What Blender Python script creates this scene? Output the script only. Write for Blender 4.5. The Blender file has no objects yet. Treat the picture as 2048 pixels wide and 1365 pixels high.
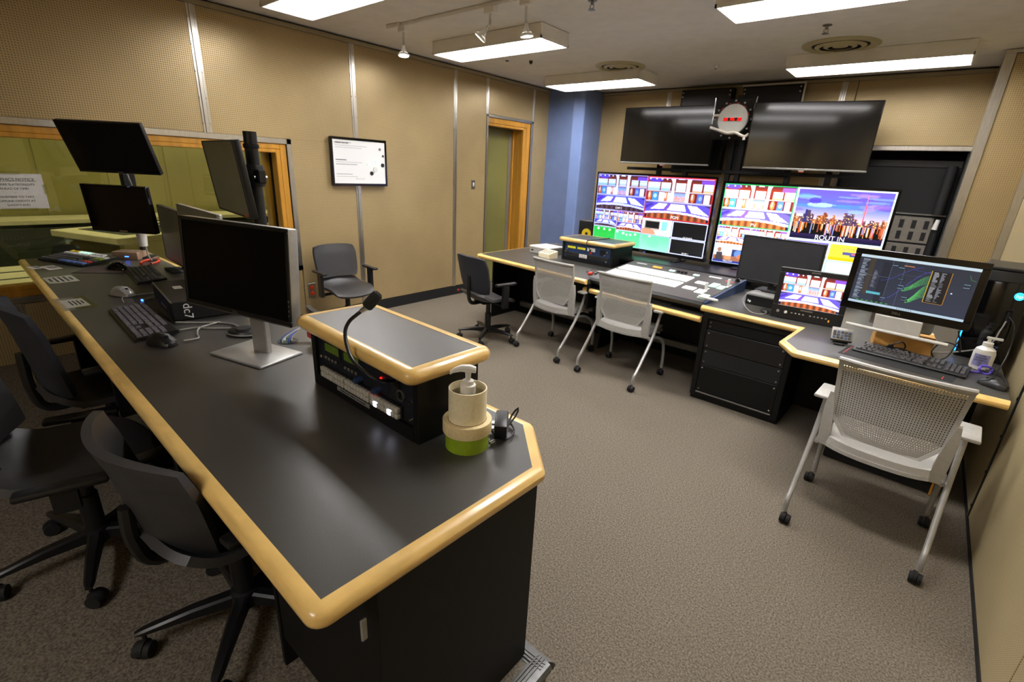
import bpy, bmesh, math, random
import numpy as np
from mathutils import Vector, Matrix
random.seed(7); RNG = np.random.default_rng(7)
SC = bpy.context.scene; COL = SC.collection; PI = math.pi; I4 = Matrix.Identity(4)
# ---------------------------------------------------------------- camera, light, exposure
yaw, pitch, roll = math.radians(-39.48), math.radians(19.4), math.radians(2.89)
fw = Vector((math.sin(yaw)*math.cos(pitch), math.cos(yaw)*math.cos(pitch), -math.sin(pitch)))
rt = Vector((math.cos(yaw), -math.sin(yaw), 0)); up = rt.cross(fw)
r2 = rt*math.cos(roll)+up*math.sin(roll); u2 = up*math.cos(roll)-rt*math.sin(roll)
cam = bpy.data.objects.new('camera', bpy.data.cameras.new('camera')); COL.objects.link(cam)
m3 = Matrix((r2, u2, -fw)).transposed()
cam.matrix_world = Matrix.Translation((0, 0, 1.75)) @ m3.to_4x4()
cam.data.sensor_width = 36; cam.data.lens = 969.6*36/2048; cam.data.clip_start = 0.02; cam.data.clip_end = 60
cam.data.dof.use_dof = True; cam.data.dof.focus_distance = 1.75; cam.data.dof.aperture_fstop = 4.5
SC.camera = cam
LAMP = 29.0          # ceiling fluorescent lenses
STUDIO_LAMP = 15.0   # fixtures of the studio beyond the window
SC.view_settings.view_transform = 'Standard'; SC.view_settings.look = 'None'
SC.view_settings.exposure = 0.12; SC.view_settings.gamma = 1.0; SC.view_settings.use_curve_mapping = False
wd = bpy.data.worlds.new('world'); SC.world = wd; wd.use_nodes = True
wd.node_tree.nodes['Background'].inputs[0].default_value = (0.03, 0.03, 0.03, 1)
try:
    SC.cycles.use_denoising = True; SC.cycles.max_bounces = 8; SC.cycles.sample_clamp_indirect = 6
except Exception:
    pass

# ---------------------------------------------------------------- materials
def lin(c):
    c = np.asarray(c, float)
    if c.max() > 1.001: c = c/255.0
    return np.where(c <= .04045, c/12.92, ((c+.055)/1.055)**2.4)
def lin4(c): return (*[float(x) for x in lin(c)], 1.0)
def mat(name, col, rough=.5, metal=0.0, var=.06, scale=40, bump=0.0, coat=0.0, emit=0.0, stretch=None, spec=.5, alpha_t=0.0):
    m = bpy.data.materials.new(name); m.use_nodes = True; nt = m.node_tree; N = nt.nodes; L = nt.links
    b = N['Principled BSDF']; b.inputs['Roughness'].default_value = rough; b.inputs['Metallic'].default_value = metal
    b.inputs['Specular IOR Level'].default_value = spec
    if coat: b.inputs['Coat Weight'].default_value = coat; b.inputs['Coat Roughness'].default_value = .12
    tc = N.new('ShaderNodeTexCoord'); nz = N.new('ShaderNodeTexNoise'); nz.inputs['Scale'].default_value = scale; nz.inputs['Detail'].default_value = 4
    if stretch:
        mp = N.new('ShaderNodeMapping'); mp.inputs['Scale'].default_value = stretch
        L.new(tc.outputs['Object'], mp.inputs['Vector']); L.new(mp.outputs['Vector'], nz.inputs['Vector'])
    else: L.new(tc.outputs['Object'], nz.inputs['Vector'])
    cr = N.new('ShaderNodeValToRGB'); c = np.array(lin4(col))
    lo = c*(1-var*2); hi = np.minimum(c*(1+var*2), 1); lo[3] = hi[3] = 1
    cr.color_ramp.elements[0].position = .3; cr.color_ramp.elements[1].position = .7
    cr.color_ramp.elements[0].color = lo; cr.color_ramp.elements[1].color = hi
    L.new(nz.outputs['Fac'], cr.inputs['Fac']); L.new(cr.outputs['Color'], b.inputs['Base Color'])
    if bump:
        bp = N.new('ShaderNodeBump'); bp.inputs['Strength'].default_value = bump; bp.inputs['Distance'].default_value = .004
        L.new(nz.outputs['Fac'], bp.inputs['Height']); L.new(bp.outputs['Normal'], b.inputs['Normal'])
    if emit:
        L.new(cr.outputs['Color'], b.inputs['Emission Color']); b.inputs['Emission Strength'].default_value = emit
    if alpha_t: b.inputs['Transmission Weight'].default_value = alpha_t
    return m
def perf(name, col, a, b_, pitch=.016, r=.30, metal=.55, rough=.42, dark=.30):
    """perforated sheet metal: round holes on a square grid in the object's own axes a, b_"""
    m = bpy.data.materials.new(name); m.use_nodes = True; nt = m.node_tree; N = nt.nodes; L = nt.links
    bs = N['Principled BSDF']; bs.inputs['Metallic'].default_value = metal; bs.inputs['Roughness'].default_value = rough
    tc = N.new('ShaderNodeTexCoord'); sp = N.new('ShaderNodeSeparateXYZ'); L.new(tc.outputs['Object'], sp.inputs[0])
    def mth(op, x, y=None):
        n = N.new('ShaderNodeMath'); n.operation = op
        for i, v in enumerate((x, y)):
            if v is None: continue
            if isinstance(v, (int, float)): n.inputs[i].default_value = v
            else: L.new(v, n.inputs[i])
        return n.outputs[0]
    sq = []
    for ax in (a, b_):
        f = mth('FRACT', mth('MULTIPLY', sp.outputs[ax], 1/pitch)); d = mth('SUBTRACT', f, .5); sq.append(mth('MULTIPLY', d, d))
    d = mth('SQRT', mth('ADD', sq[0], sq[1]))
    mr = N.new('ShaderNodeMapRange'); mr.inputs[1].default_value = r-.07; mr.inputs[2].default_value = r+.07; L.new(d, mr.inputs[0])
    nz = N.new('ShaderNodeTexNoise'); nz.inputs['Scale'].default_value = 1.6; nz.inputs['Detail'].default_value = 4; L.new(tc.outputs['Object'], nz.inputs['Vector'])
    c = np.array(lin4(col)); cr = N.new('ShaderNodeValToRGB'); cr.color_ramp.elements[0].position = .3; cr.color_ramp.elements[1].position = .7
    lo = c*.90; hi = np.minimum(c*1.10, 1); lo[3] = hi[3] = 1; cr.color_ramp.elements[0].color = lo; cr.color_ramp.elements[1].color = hi
    L.new(nz.outputs['Fac'], cr.inputs['Fac'])
    mx = N.new('ShaderNodeMix'); mx.data_type = 'RGBA'; L.new(mr.outputs[0], mx.inputs['Factor'])
    dk = c*dark; dk[3] = 1; mx.inputs['A'].default_value = dk; L.new(cr.outputs['Color'], mx.inputs['B'])
    L.new(mx.outputs['Result'], bs.inputs['Base Color'])
    L.new(mth('MULTIPLY', mr.outputs[0], metal), bs.inputs['Metallic'])
    return m
def attr_mat(name, emit):
    m = bpy.data.materials.new(name); m.use_nodes = True; nt = m.node_tree; N = nt.nodes; L = nt.links
    b = N['Principled BSDF']; at = N.new('ShaderNodeAttribute'); at.attribute_name = 'ink'
    if emit:
        b.inputs['Base Color'].default_value = (.01, .01, .01, 1); b.inputs['Roughness'].default_value = .25
        L.new(at.outputs['Color'], b.inputs['Emission Color']); b.inputs['Emission Strength'].default_value = emit
    else:
        L.new(at.outputs['Color'], b.inputs['Base Color']); b.inputs['Roughness'].default_value = .7
    return m
def glass_mat(name, tint, refl=1.0, rough=.0):
    m = bpy.data.materials.new(name); m.use_nodes = True; nt = m.node_tree; N = nt.nodes; L = nt.links; N.remove(N['Principled BSDF'])
    t = N.new('ShaderNodeBsdfTransparent'); t.inputs[0].default_value = (*tint, 1); g = N.new('ShaderNodeBsdfGlossy'); g.inputs['Roughness'].default_value = rough
    f = N.new('ShaderNodeFresnel'); f.inputs[0].default_value = 1.5; k = N.new('ShaderNodeMath'); k.operation = 'MULTIPLY'; k.inputs[1].default_value = refl
    x = N.new('ShaderNodeMixShader'); L.new(f.outputs[0], k.inputs[0]); L.new(k.outputs[0], x.inputs[0]); L.new(t.outputs[0], x.inputs[1]); L.new(g.outputs[0], x.inputs[2])
    L.new(x.outputs[0], N['Material Output'].inputs['Surface']); return m
M = {}
M['carpet'] = mat('carpet', (104, 95, 82), .95, 0, .30, 130, .6)
M['ceil'] = mat('ceiling_paint', (234, 229, 220), .85, 0, .02, 8)
M['perfX'] = perf('perforated_panel_x', (190, 166, 120), 1, 2, .016, .30, .45, .36, .45)
M['perfY'] = perf('perforated_panel_y', (190, 166, 120), 0, 2, .016, .30, .45, .36, .45)
M['perfR'] = perf('perforated_panel_right', (196, 178, 136), 1, 2, .011, .30, .3, .45, .45)
M['alu'] = mat('brushed_aluminium', (205, 200, 190), .28, .95, .05, 30, 0, stretch=(4, 4, .3))
M['nosing'] = mat('dark_nosing', (92, 92, 90), .4, .5, .08, 60)
M['steel'] = mat('satin_steel', (150, 148, 142), .35, .9, .05, 40)
M['chrome'] = mat('chrome', (220, 220, 220), .12, 1, .02, 10)
M['wood'] = mat('maple_wood', (234, 194, 116), .33, 0, .07, 3.0, 0, .55, stretch=(3, 3, 26))
M['trimwood'] = mat('amber_wood', (190, 134, 44), .35, 0, .10, 2.2, 0, .4, stretch=(9, 9, .8))
M['lam'] = mat('black_laminate', (60, 58, 54), .36, 0, .14, 500, .10, spec=.75)
M['panel'] = mat('black_panel', (12, 12, 11), .55, 0, .08, 60, spec=.3)
M['black'] = mat('black_plastic', (20, 20, 21), .38, 0, .06, 60)
M['blackm'] = mat('matte_black', (14, 14, 15), .75, 0, .08, 60)
M['gloss'] = mat('gloss_black', (8, 8, 9), .10, 0, .04, 20)
M['shell'] = mat('charcoal_shell', (50, 49, 50), .42, 0, .06, 300, .15)
M['fabric'] = mat('charcoal_fabric', (37, 38, 44), .95, 0, .16, 400, .5)
M['grey'] = mat('grey_plastic', (168, 166, 160), .45, 0, .03, 60)
M['greyseat'] = mat('pale_grey_seat', (176, 174, 168), .55, 0, .03, 90)
M['silver'] = mat('silver_paint', (168, 167, 163), .32, .5, .03, 50)
M['white'] = mat('white_plastic', (225, 223, 216), .35, 0, .02, 30)
M['paper'] = mat('paper', (226, 224, 218), .8, 0, .02, 30)
M['cream'] = mat('cream_tape', (240, 228, 192), .6, 0, .03, 90)
M['masking'] = mat('masking_tape', (236, 216, 166), .6, 0, .04, 120)
M['green'] = mat('green_tape', (142, 170, 28), .5, 0, .04, 60)
M['card'] = mat('cardboard', (196, 146, 74), .75, 0, .05, 30)
M['blue'] = mat('blue_paint', (112, 132, 178), .45, 0, .03, 6)
M['red'] = mat('red_plastic', (214, 58, 38), .35, 0, .05, 40)
M['orange'] = mat('orange_plastic', (226, 74, 24), .4, 0, .04, 40)
M['yellow'] = mat('yellow_cone', (226, 196, 30), .45, 0, .05, 40)
M['tan'] = mat('tan_box', (168, 138, 112), .5, 0, .04, 40)
M['brown'] = mat('brown_mouse_mat', (74, 60, 54), .9, 0, .06, 200)
M['vent'] = mat('cream_vent', (184, 172, 132), .5, 0, .03, 30)
M['cable'] = mat('grey_cable', (138, 135, 128), .5, 0, .04, 60)
M['cableb'] = mat('black_cable', (18, 18, 18), .45, 0, .04, 60)
M['bluec'] = mat('blue_cable', (92, 128, 208), .45, 0, .05, 60)
M['purple'] = mat('purple_tie', (92, 74, 190), .5, 0, .05, 60)
M['key'] = mat('black_key', (76, 75, 77), .5, 0, .04, 80)
M['keygrey'] = mat('charcoal_key', (88, 84, 89), .5, 0, .04, 80)
M['dpanel'] = mat('dark_blue_black_panel', (20, 24, 34), .4, 0, .06, 30)
M['navy'] = mat('navy_panel', (40, 62, 100), .4, 0, .05, 30)
M['greyrack'] = mat('grey_rack_panel', (120, 114, 104), .5, .2, .05, 30)
M['screen'] = mat('dark_screen', (9, 9, 9), .16, 0, .03, 10)
M['screenm'] = mat('matte_screen', (5, 5, 5), .34, 0, .03, 10, spec=.12)
M['screent'] = mat('tv_screen', (9, 9, 9), .09, 0, .03, 10, spec=1.0)
M['lens'] = mat('lamp_lens', (252, 250, 250), .5, 0, .0, 5, emit=LAMP)
_m = M['lens']; _n = _m.node_tree; _b = _n.nodes['Principled BSDF']          # prismatic diffuser: brightest straight down
_g = _n.nodes.new('ShaderNodeNewGeometry'); _d = _n.nodes.new('ShaderNodeVectorMath'); _d.operation = 'DOT_PRODUCT'; _k = _n.nodes.new('ShaderNodeMath'); _k.operation = 'MULTIPLY_ADD'
_n.links.new(_g.outputs['Normal'], _d.inputs[0]); _n.links.new(_g.outputs['Incoming'], _d.inputs[1]); _n.links.new(_d.outputs['Value'], _k.inputs[0])
_k.inputs[1].default_value = LAMP*1.25; _k.inputs[2].default_value = LAMP*.15; _n.links.new(_k.outputs[0], _b.inputs['Emission Strength'])
M['trimtan'] = mat('tan_trim', (150, 136, 104), .5, 0, .05, 4); M['doorolive'] = mat('olive_door', (118, 114, 64), .3, 0, .08, 1.2)
M['lens2'] = mat('studio_lamp_lens', (255, 250, 220), .5, 0, .0, 5, emit=STUDIO_LAMP)
M['bulb'] = mat('spot_bulb', (255, 244, 224), .5, 0, .0, 5, emit=30)
M['ledB'] = mat('blue_led', (40, 90, 255), .5, 0, 0, 5, emit=9)
M['ledC'] = mat('cyan_strip_led', (30, 150, 255), .5, 0, 0, 5, emit=4)
M['ledW'] = mat('white_button_lit', (225, 230, 255), .5, 0, 0, 5, emit=5)
M['ledR'] = mat('red_led', (255, 20, 15), .5, 0, 0, 5, emit=2.5)
M['ledO'] = mat('amber_button_lit', (240, 160, 60), .5, 0, 0, 5, emit=.8)
M['keyW'] = mat('lit_switcher_key', (240, 244, 238), .4, 0, .01, 30, emit=.72)
M['keyG'] = mat('lit_mint_key', (196, 240, 222), .4, 0, .02, 30, emit=.7)
M['lcd'] = mat('green_display', (84, 108, 26), .3, 0, .12, 90, emit=.06)
M['lcdY'] = mat('yellow_display', (196, 190, 40), .3, 0, .10, 60, emit=.5)
M['clear'] = mat('clear_button', (188, 184, 172), .25, 0, .05, 80)
M['outline'] = mat('white_letter', (236, 236, 236), .5, 0, 0, 10, emit=.9)
M['inkw'] = mat('white_ink', (215, 215, 215), .6, 0, 0, 10)
M['ink'] = mat('dark_ink', (34, 32, 32), .8, 0, 0, 10)
M['lavender'] = mat('lavender_label', (150, 150, 196), .5, 0, .05, 40)
M['pict'] = attr_mat('lit_picture', 1.7)
M['pictd'] = attr_mat('lit_picture_dim', .9)
M['print'] = attr_mat('printed_picture', 0)
M['glass'] = glass_mat('window_glass', (.88, .90, .82), 1.2)
M['clearpl'] = glass_mat('clear_plastic', (.93, .93, .9), .45, .12)
M['olive'] = mat('olive_wall', (150, 140, 74), .8, 0, .08, .8)
M['studiofl'] = mat('studio_floor', (92, 94, 70), .5, 0, .10, 2)
M['creamwood'] = mat('cream_furniture', (226, 212, 160), .5, 0, .05, 4)
M['dolive'] = mat('dark_olive', (52, 54, 34), .7, 0, .10, 6)
M['dial'] = mat('clock_face', (206, 204, 196), .5, 0, .02, 10)
M['cloth'] = mat('white_cable_tube', (224, 216, 204), .5, 0, .03, 40)

# ---------------------------------------------------------------- mesh helpers
class G:
    def __init__(s): s.bm = bmesh.new()
    def box(s, c, d, rot=None, bev=0, seg=1):
        vs = bmesh.ops.create_cube(s.bm, size=1)['verts']
        Mx = Matrix.Translation(c) @ (rot.to_4x4() if rot is not None else I4) @ Matrix.Diagonal((d[0], d[1], d[2], 1))
        bmesh.ops.transform(s.bm, matrix=Mx, verts=vs)
        if bev:
            es = list({e for v in vs for e in v.link_edges})
            bmesh.ops.bevel(s.bm, geom=es, offset=bev, segments=seg, affect='EDGES', profile=.5)
        return s
    def bx(s, x0, x1, y0, y1, z0, z1, bev=0, seg=1):
        return s.box(((x0+x1)/2, (y0+y1)/2, (z0+z1)/2), (abs(x1-x0), abs(y1-y0), abs(z1-z0)), None, bev, seg)
    def loft(s, rings, cap=True, closed=True):
        R = [[s.bm.verts.new(p) for p in r] for r in rings]; n = len(R[0])
        for a, b in zip(R[:-1], R[1:]):
            for i in range(n if closed else n-1):
                j = (i+1) % n
                try: s.bm.faces.new((a[i], a[j], b[j], b[i]))
                except ValueError: pass
        if cap and closed:
            for r in (R[0][::-1], R[-1]):
                try: s.bm.faces.new(r)
                except ValueError: pass
        return s
    def tube(s, pts, r, n=8, cap=True):
        P = [Vector(p) for p in pts]; rings = []
        t0 = (P[1]-P[0]).normalized(); a = Vector((0, 0, 1)) if abs(t0.z) < .9 else Vector((1, 0, 0)); u = t0.cross(a).normalized()
        for i, p in enumerate(P):
            t = (P[min(i+1, len(P)-1)]-P[max(i-1, 0)]).normalized(); u = (u-t*u.dot(t)).normalized(); v = t.cross(u)
            rr = r[i] if isinstance(r, (list, tuple)) else r
            rings.append([p+u*(math.cos(2*PI*k/n)*rr)+v*(math.sin(2*PI*k/n)*rr) for k in range(n)])
        return s.loft(rings, cap)
    def cyl(s, p0, p1, r0, r1=None, n=16): return s.tube([p0, p1], [r0, r0 if r1 is None else r1], n)
    def lathe(s, prof, o=(0, 0, 0), n=24, mx=None, cap=True):
        o = Vector(o); rings = []
        for r, z in prof:
            ring = [Vector((math.cos(2*PI*k/n)*max(r, 1e-5), math.sin(2*PI*k/n)*max(r, 1e-5), z)) for k in range(n)]
            rings.append([(mx @ p if mx is not None else p)+o for p in ring])
        return s.loft(rings, cap)
    def prism(s, poly, z0, z1, bev=0):
        a = [s.bm.verts.new((x, y, z0)) for x, y in poly]; b = [s.bm.verts.new((x, y, z1)) for x, y in poly]; n = len(poly)
        fs = [s.bm.faces.new(a[::-1]), s.bm.faces.new(b)]
        for i in range(n): fs.append(s.bm.faces.new((a[i], a[(i+1) % n], b[(i+1) % n], b[i])))
        bmesh.ops.recalc_face_normals(s.bm, faces=fs)
        if bev: bmesh.ops.bevel(s.bm, geom=list({e for v in a+b for e in v.link_edges}), offset=bev, segments=2, affect='EDGES', profile=.5)
        return s
    def slab(s, fn, nu, nv, t):
        """a curved sheet of thickness t over u, v in -1..1, with closed rims"""
        h = 1e-3; top, bot = [], []
        for j in range(nv+1):
            tr, br = [], []
            for i in range(nu+1):
                u, v = -1+2*i/nu, -1+2*j/nv; p = fn(u, v)
                a = fn(u+h, v)-fn(u-h, v); b = fn(u, v+h)-fn(u, v-h); nn = a.cross(b)
                nn = nn.normalized() if nn.length > 1e-12 else Vector((0, 0, 1))
                tr.append(s.bm.verts.new(p)); br.append(s.bm.verts.new(p-nn*t))
            top.append(tr); bot.append(br)
        F = s.bm.faces.new
        for j in range(nv):
            for i in range(nu):
                F((top[j][i], top[j][i+1], top[j+1][i+1], top[j+1][i])); F((bot[j][i], bot[j+1][i], bot[j+1][i+1], bot[j][i+1]))
        rim = [(0, i) for i in range(nu)]+[(j, nu) for j in range(nv)]+[(nv, i) for i in range(nu, 0, -1)]+[(j, 0) for j in range(nv, 0, -1)]
        for k in range(len(rim)):
            (a, b), (c, d) = rim[k], rim[(k+1) % len(rim)]; F((top[a][b], bot[a][b], bot[c][d], top[c][d]))
        return s
    def xf(s, mx): bmesh.ops.transform(s.bm, matrix=mx, verts=s.bm.verts[:]); return s
    def mesh(s, name, m):
        bmesh.ops.recalc_face_normals(s.bm, faces=s.bm.faces[:])
        me = bpy.data.meshes.new(name); s.bm.to_mesh(me); s.bm.free(); me.materials.append(m if not isinstance(m, str) else M[m])
        for p in me.polygons: p.use_smooth = True
        me.set_sharp_from_angle(angle=math.radians(32)); return me
    def put(s, name, m, parent=None, **kw): return put(s.mesh(name, m), name, parent, **kw)
def put(me, name, parent=None, loc=None, label=None, kind=None, mx=None):
    o = bpy.data.objects.new(name, me); COL.objects.link(o)
    if parent is not None: o.parent = parent
    if mx is not None: o.matrix_local = mx
    elif loc is not None: o.location = loc
    if label: o['label'] = label
    if kind: o['kind'] = kind
    return o
def thing(name, label, cat, loc=(0, 0, 0), rz=0.0, group=None, s=1.0):
    o = bpy.data.objects.new(name, None); COL.objects.link(o); o.location = loc; o.rotation_euler = (0, 0, rz); o.empty_display_size = .05; o.scale = (s, s, s)
    return tag(o, label, cat, group)
def tag(o, label, cat, group=None):
    o['label'] = label; o['category'] = cat
    if group: o['group'] = group
    return o
def dup(root, loc, rz, label):
    r = root.copy(); COL.objects.link(r); r.location = loc; r.rotation_euler = (0, 0, rz); r['label'] = label
    def rec(a, b):
        for ch in a.children:
            c = ch.copy(); COL.objects.link(c); c.parent = b; rec(ch, c)
    rec(root, r); return r
def struct(g, name, m, parent=None): return g.put(name, m, parent, kind='structure')
def smooth_path(pts, n=8):
    P = [Vector(p) for p in pts]; P = [P[0]*2-P[1]]+P+[P[-1]*2-P[-2]]; out = []
    for i in range(1, len(P)-2):
        a, b, c, d = P[i-1:i+3]
        for k in range(n):
            t = k/n; out.append(.5*((2*b)+(c-a)*t+(2*a-5*b+4*c-d)*t*t+(-a+3*b-3*c+d)*t**3))
    out.append(P[-2]); return out
NOSE = [(-.038, 0), (-.018, .0005), (-.008, -.005), (-.001, -.014), (0, -.024), (-.003, -.034), (-.012, -.043), (-.022, -.046), (-.038, -.046)]
def nosing(g, path, z):
    """half-round wooden edge along an outer outline (2-D points, outside to the right of travel), mitred"""
    P = [Vector(p) for p in path]; rings = []; closed = (P[0]-P[-1]).length < 1e-6
    for i, p in enumerate(P):
        d1 = (P[i]-P[i-1]).normalized() if i else None; d2 = (P[i+1]-P[i]).normalized() if i < len(P)-1 else None
        if closed and d1 is None: d1 = (P[0]-P[-2]).normalized()
        if closed and d2 is None: d2 = (P[1]-P[0]).normalized()
        n1 = Vector((d1.y, -d1.x)) if d1 else None; n2 = Vector((d2.y, -d2.x)) if d2 else None
        if n1 is None or n2 is None or n1.dot(n2) > .995 or n1.cross(n2) < 0:
            n = n2 if n1 is None else n1 if n2 is None else (n1+n2)/(1+n1.dot(n2))
            rings.append([Vector((p.x+n.x*o, p.y+n.y*o, z+dz)) for o, dz in NOSE])
        else:                                   # rounded outer corner about the sharp inner one
            n = (n1+n2)/(1+n1.dot(n2)); c = p-n*.038; an = n1.angle(n2); k_ = 7
            for k in range(k_):
                f = k/(k_-1); d = (n1*math.sin((1-f)*an)+n2*math.sin(f*an))/math.sin(an)
                rings.append([Vector((c.x+d.x*(o+.038), c.y+d.y*(o+.038), z+dz)) for o, dz in NOSE])
    return g.loft(rings, not closed)
def letters(txt, size, m, parent, mx, align='CENTER', name='lettering', ext=.0004):
    cu = bpy.data.curves.new(name, 'FONT'); cu.body = txt; cu.size = size; cu.align_x = align; cu.align_y = 'CENTER'; cu.extrude = ext; cu.materials.append(M[m])
    o = bpy.data.objects.new(name, cu); me = bpy.data.meshes.new_from_object(o); bpy.data.objects.remove(o); bpy.data.curves.remove(cu)
    return put(me, name, parent, mx=mx)
def upright(x, y, z, rz=0.0, tilt=0.0):
    """frame whose local x runs along the wall, local y up, local z towards -Y (turned by rz about Z, tilted down by tilt)"""
    return Matrix.Translation((x, y, z)) @ Matrix.Rotation(rz, 4, 'Z') @ Matrix.Rotation(PI/2+tilt, 4, 'X')
# ---------------------------------------------------------------- pictures for screens and prints
class Cv:
    def __init__(s, w, h, c=(0, 0, 0)):
        s.w, s.h = w, h; s.a = np.zeros((h, w, 3)); s.a[:] = np.array(c)/255.; s.Y, s.X = np.mgrid[0:h, 0:w]; s.X = (s.X+.5)/w; s.Y = (s.Y+.5)/h
    def rect(s, x0, y0, x1, y1, c, al=1.0):
        m = (s.X >= x0) & (s.X < x1) & (s.Y >= y0) & (s.Y < y1); s.a[m] = s.a[m]*(1-al)+np.array(c)/255.*al
    def grad(s, x0, y0, x1, y1, c0, c1):
        m = (s.X >= x0) & (s.X < x1) & (s.Y >= y0) & (s.Y < y1); t = ((s.Y[m]-y0)/(y1-y0))[:, None]; s.a[m] = (np.array(c0)*(1-t)+np.array(c1)*t)/255.
    def ell(s, cx, cy, rx, ry, c, al=1.0):
        m = ((s.X-cx)/rx)**2+((s.Y-cy)/ry)**2 < 1; s.a[m] = s.a[m]*(1-al)+np.array(c)/255.*al
    def poly(s, pts, c, al=1.0):
        ins = np.zeros(s.X.shape, bool); n = len(pts)
        for i in range(n):
            (x0, y0), (x1, y1) = pts[i], pts[(i+1) % n]
            if y0 == y1: continue
            ins ^= ((y0 > s.Y) != (y1 > s.Y)) & (s.X < (x1-x0)*(s.Y-y0)/(y1-y0)+x0)
        s.a[ins] = s.a[ins]*(1-al)+np.array(c)/255.*al
    def line(s, pts, c, wd):
        P = np.array(pts)
        for i in range(len(P)-1):
            d = P[i+1]-P[i]; L2 = (d**2).sum()+1e-12; t = np.clip(((s.X-P[i][0])*d[0]+(s.Y-P[i][1])*d[1])/L2, 0, 1)
            m = ((s.X-P[i][0]-t*d[0])*s.w/s.h)**2+(s.Y-P[i][1]-t*d[1])**2 < wd*wd; s.a[m] = np.array(c)/255.
    def paste(s, o, x0, y0, x1, y1):
        m = (s.X >= x0) & (s.X < x1) & (s.Y >= y0) & (s.Y < y1)
        u = np.clip(((s.X[m]-x0)/(x1-x0)*o.w).astype(int), 0, o.w-1); v = np.clip(((s.Y[m]-y0)/(y1-y0)*o.h).astype(int), 0, o.h-1); s.a[m] = o.a[v, u]
def picture(cv, W, H, m, parent, mx, name='screen_image', label=None, both=False):
    """a flat picture W x H metres, one quad per picture cell, its colours in the face attribute ink"""
    w, h = cv.w, cv.h; xs = np.linspace(-W/2, W/2, w+1); ys = np.linspace(H/2, -H/2, h+1)
    co = np.zeros((h+1, w+1, 3)); co[:, :, 0] = xs[None]; co[:, :, 1] = ys[:, None]
    idx = np.arange((h+1)*(w+1)).reshape(h+1, w+1)
    q = np.stack([idx[1:, :-1], idx[1:, 1:], idx[:-1, 1:], idx[:-1, :-1]], -1).reshape(-1, 4)
    me = bpy.data.meshes.new(name); me.vertices.add(co.size//3); me.vertices.foreach_set('co', co.ravel())
    me.loops.add(q.size); me.loops.foreach_set('vertex_index', q.ravel().astype(np.int32))
    me.polygons.add(len(q)); me.polygons.foreach_set('loop_start', np.arange(0, q.size, 4, dtype=np.int32))
    me.update(calc_edges=True)
    at = me.attributes.new('ink', 'FLOAT_COLOR', 'FACE'); c = np.ones((h*w, 4)); c[:, :3] = lin(np.clip(cv.a, 0, 1).reshape(-1, 3)*.9999)
    at.data.foreach_set('color', c.ravel().astype(np.float32)); me.materials.append(M[m])
    return put(me, name, parent, mx=mx, label=label)
# ================================================================ the room
XL, XR, YB, ZC = -5.05, .565, 7.30, 2.96
struct(G().bx(-5.3, .8, -2.7, 7.95, -.12, 0), 'floor', 'carpet')
fr = struct(G().bx(XL, -.622, -2.6, 1.030, .002, .165), 'floor_riser', 'carpet')
struct(G().bx(XL, -.622, -2.6, 1.030, .166, .18), 'riser_carpet', 'carpet', fr)
NP = [(-.05, 0), (-.004, .004), (.012, .001), (.020, -.010), (.016, -.034), (.004, -.038), (-.05, -.01)]
for nm, p in (('riser_edge', [(-5.0, 1.030), (-.622, 1.030), ]), ('riser_edge', [(-.622, 1.030), (-.622, -2.6)])):
    g = G(); P = [Vector(q) for q in p]; d = (P[1]-P[0]).normalized(); n = Vector((-d.y, d.x)); rings = []
    for k, q in enumerate(P):
        rings.append([Vector((q.x+n.x*o+(d.x*o if (nm, k) == ('riser_edge', 1) and p[0][0] < -4 else 0), q.y+n.y*o+(-d.y*0), .182+z)) for o, z in NP])
    g.loft(rings)
    for off in (-.038, -.026, -.014):
        a, b = P[0]+n*off, P[1]+n*off; g.tube([(a.x, a.y, .185), (b.x, b.y, .185)], .0035, 6)
    struct(g, 'riser_edge', 'nosing', fr)
struct(G().bx(-5.3, .8, -2.7, 7.95, ZC, ZC+.12), 'ceiling', 'ceil')

def screws(g, pts, ax):
    for p in pts:
        d = Vector(ax)*.004; g.cyl(Vector(p)-d, Vector(p)+d, .009, .006, 8)
# ---- left wall, with the studio window and the door cut out of it
W0, W1, WZ0, WZ1 = -1.4, 2.47, .68, 1.885
D0, D1, DZ = 5.375, 6.33, 2.43
g = G()
for y0, y1, z0, z1 in ((-2.7, W0, 0, ZC), (W0, W1, 0, WZ0), (W0, W1, WZ1, ZC), (W1, D0, 0, ZC), (D0, D1, DZ, ZC), (D1, 7.95, 0, ZC)):
    g.bx(XL-.30, XL-.02, y0, y1, z0, z1)
wl = struct(g, 'wall_left', 'panel')
T = .004
for y0, y1, z0, z1 in ((-2.6, -1.185, .13, 2.91), (-1.185, .30, 1.93, 2.91), (.30, 1.785, 1.93, 2.91), (1.785, 3.26, 1.93, 2.91), (2.52, 3.26, .13, 1.9395), (3.26, 4.745, .13, 2.91), (4.745, 5.34, .13, 2.91),
                       (5.375, 6.36, 2.465, 2.91), (6.39, 6.76, .13, 2.91), (-1.185, .30, .13, .63), (.30, 1.785, .13, .63), (1.785, 2.52, .13, .63)):
    struct(G().bx(XL-.02, XL, y0+T, y1-T, z0+T, z1-T, .003), 'wall_panel', 'perfX', wl)
def vstrip_left(y, w, z0, z1):
    g = G().bx(XL-.002, XL+.006, y-w/2, y+w/2, z0, z1, .002)
    g.bx(XL, XL+.013, y-w*.24, y+w*.24, z0, z1, .004)
    screws(g, [(XL+.007, y+s*w*.38, z) for z in np.arange(z0+.08, z1, .2) for s in (-1, 1)], (1, 0, 0))
    struct(g, 'metal_strip', 'alu', wl)
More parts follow.
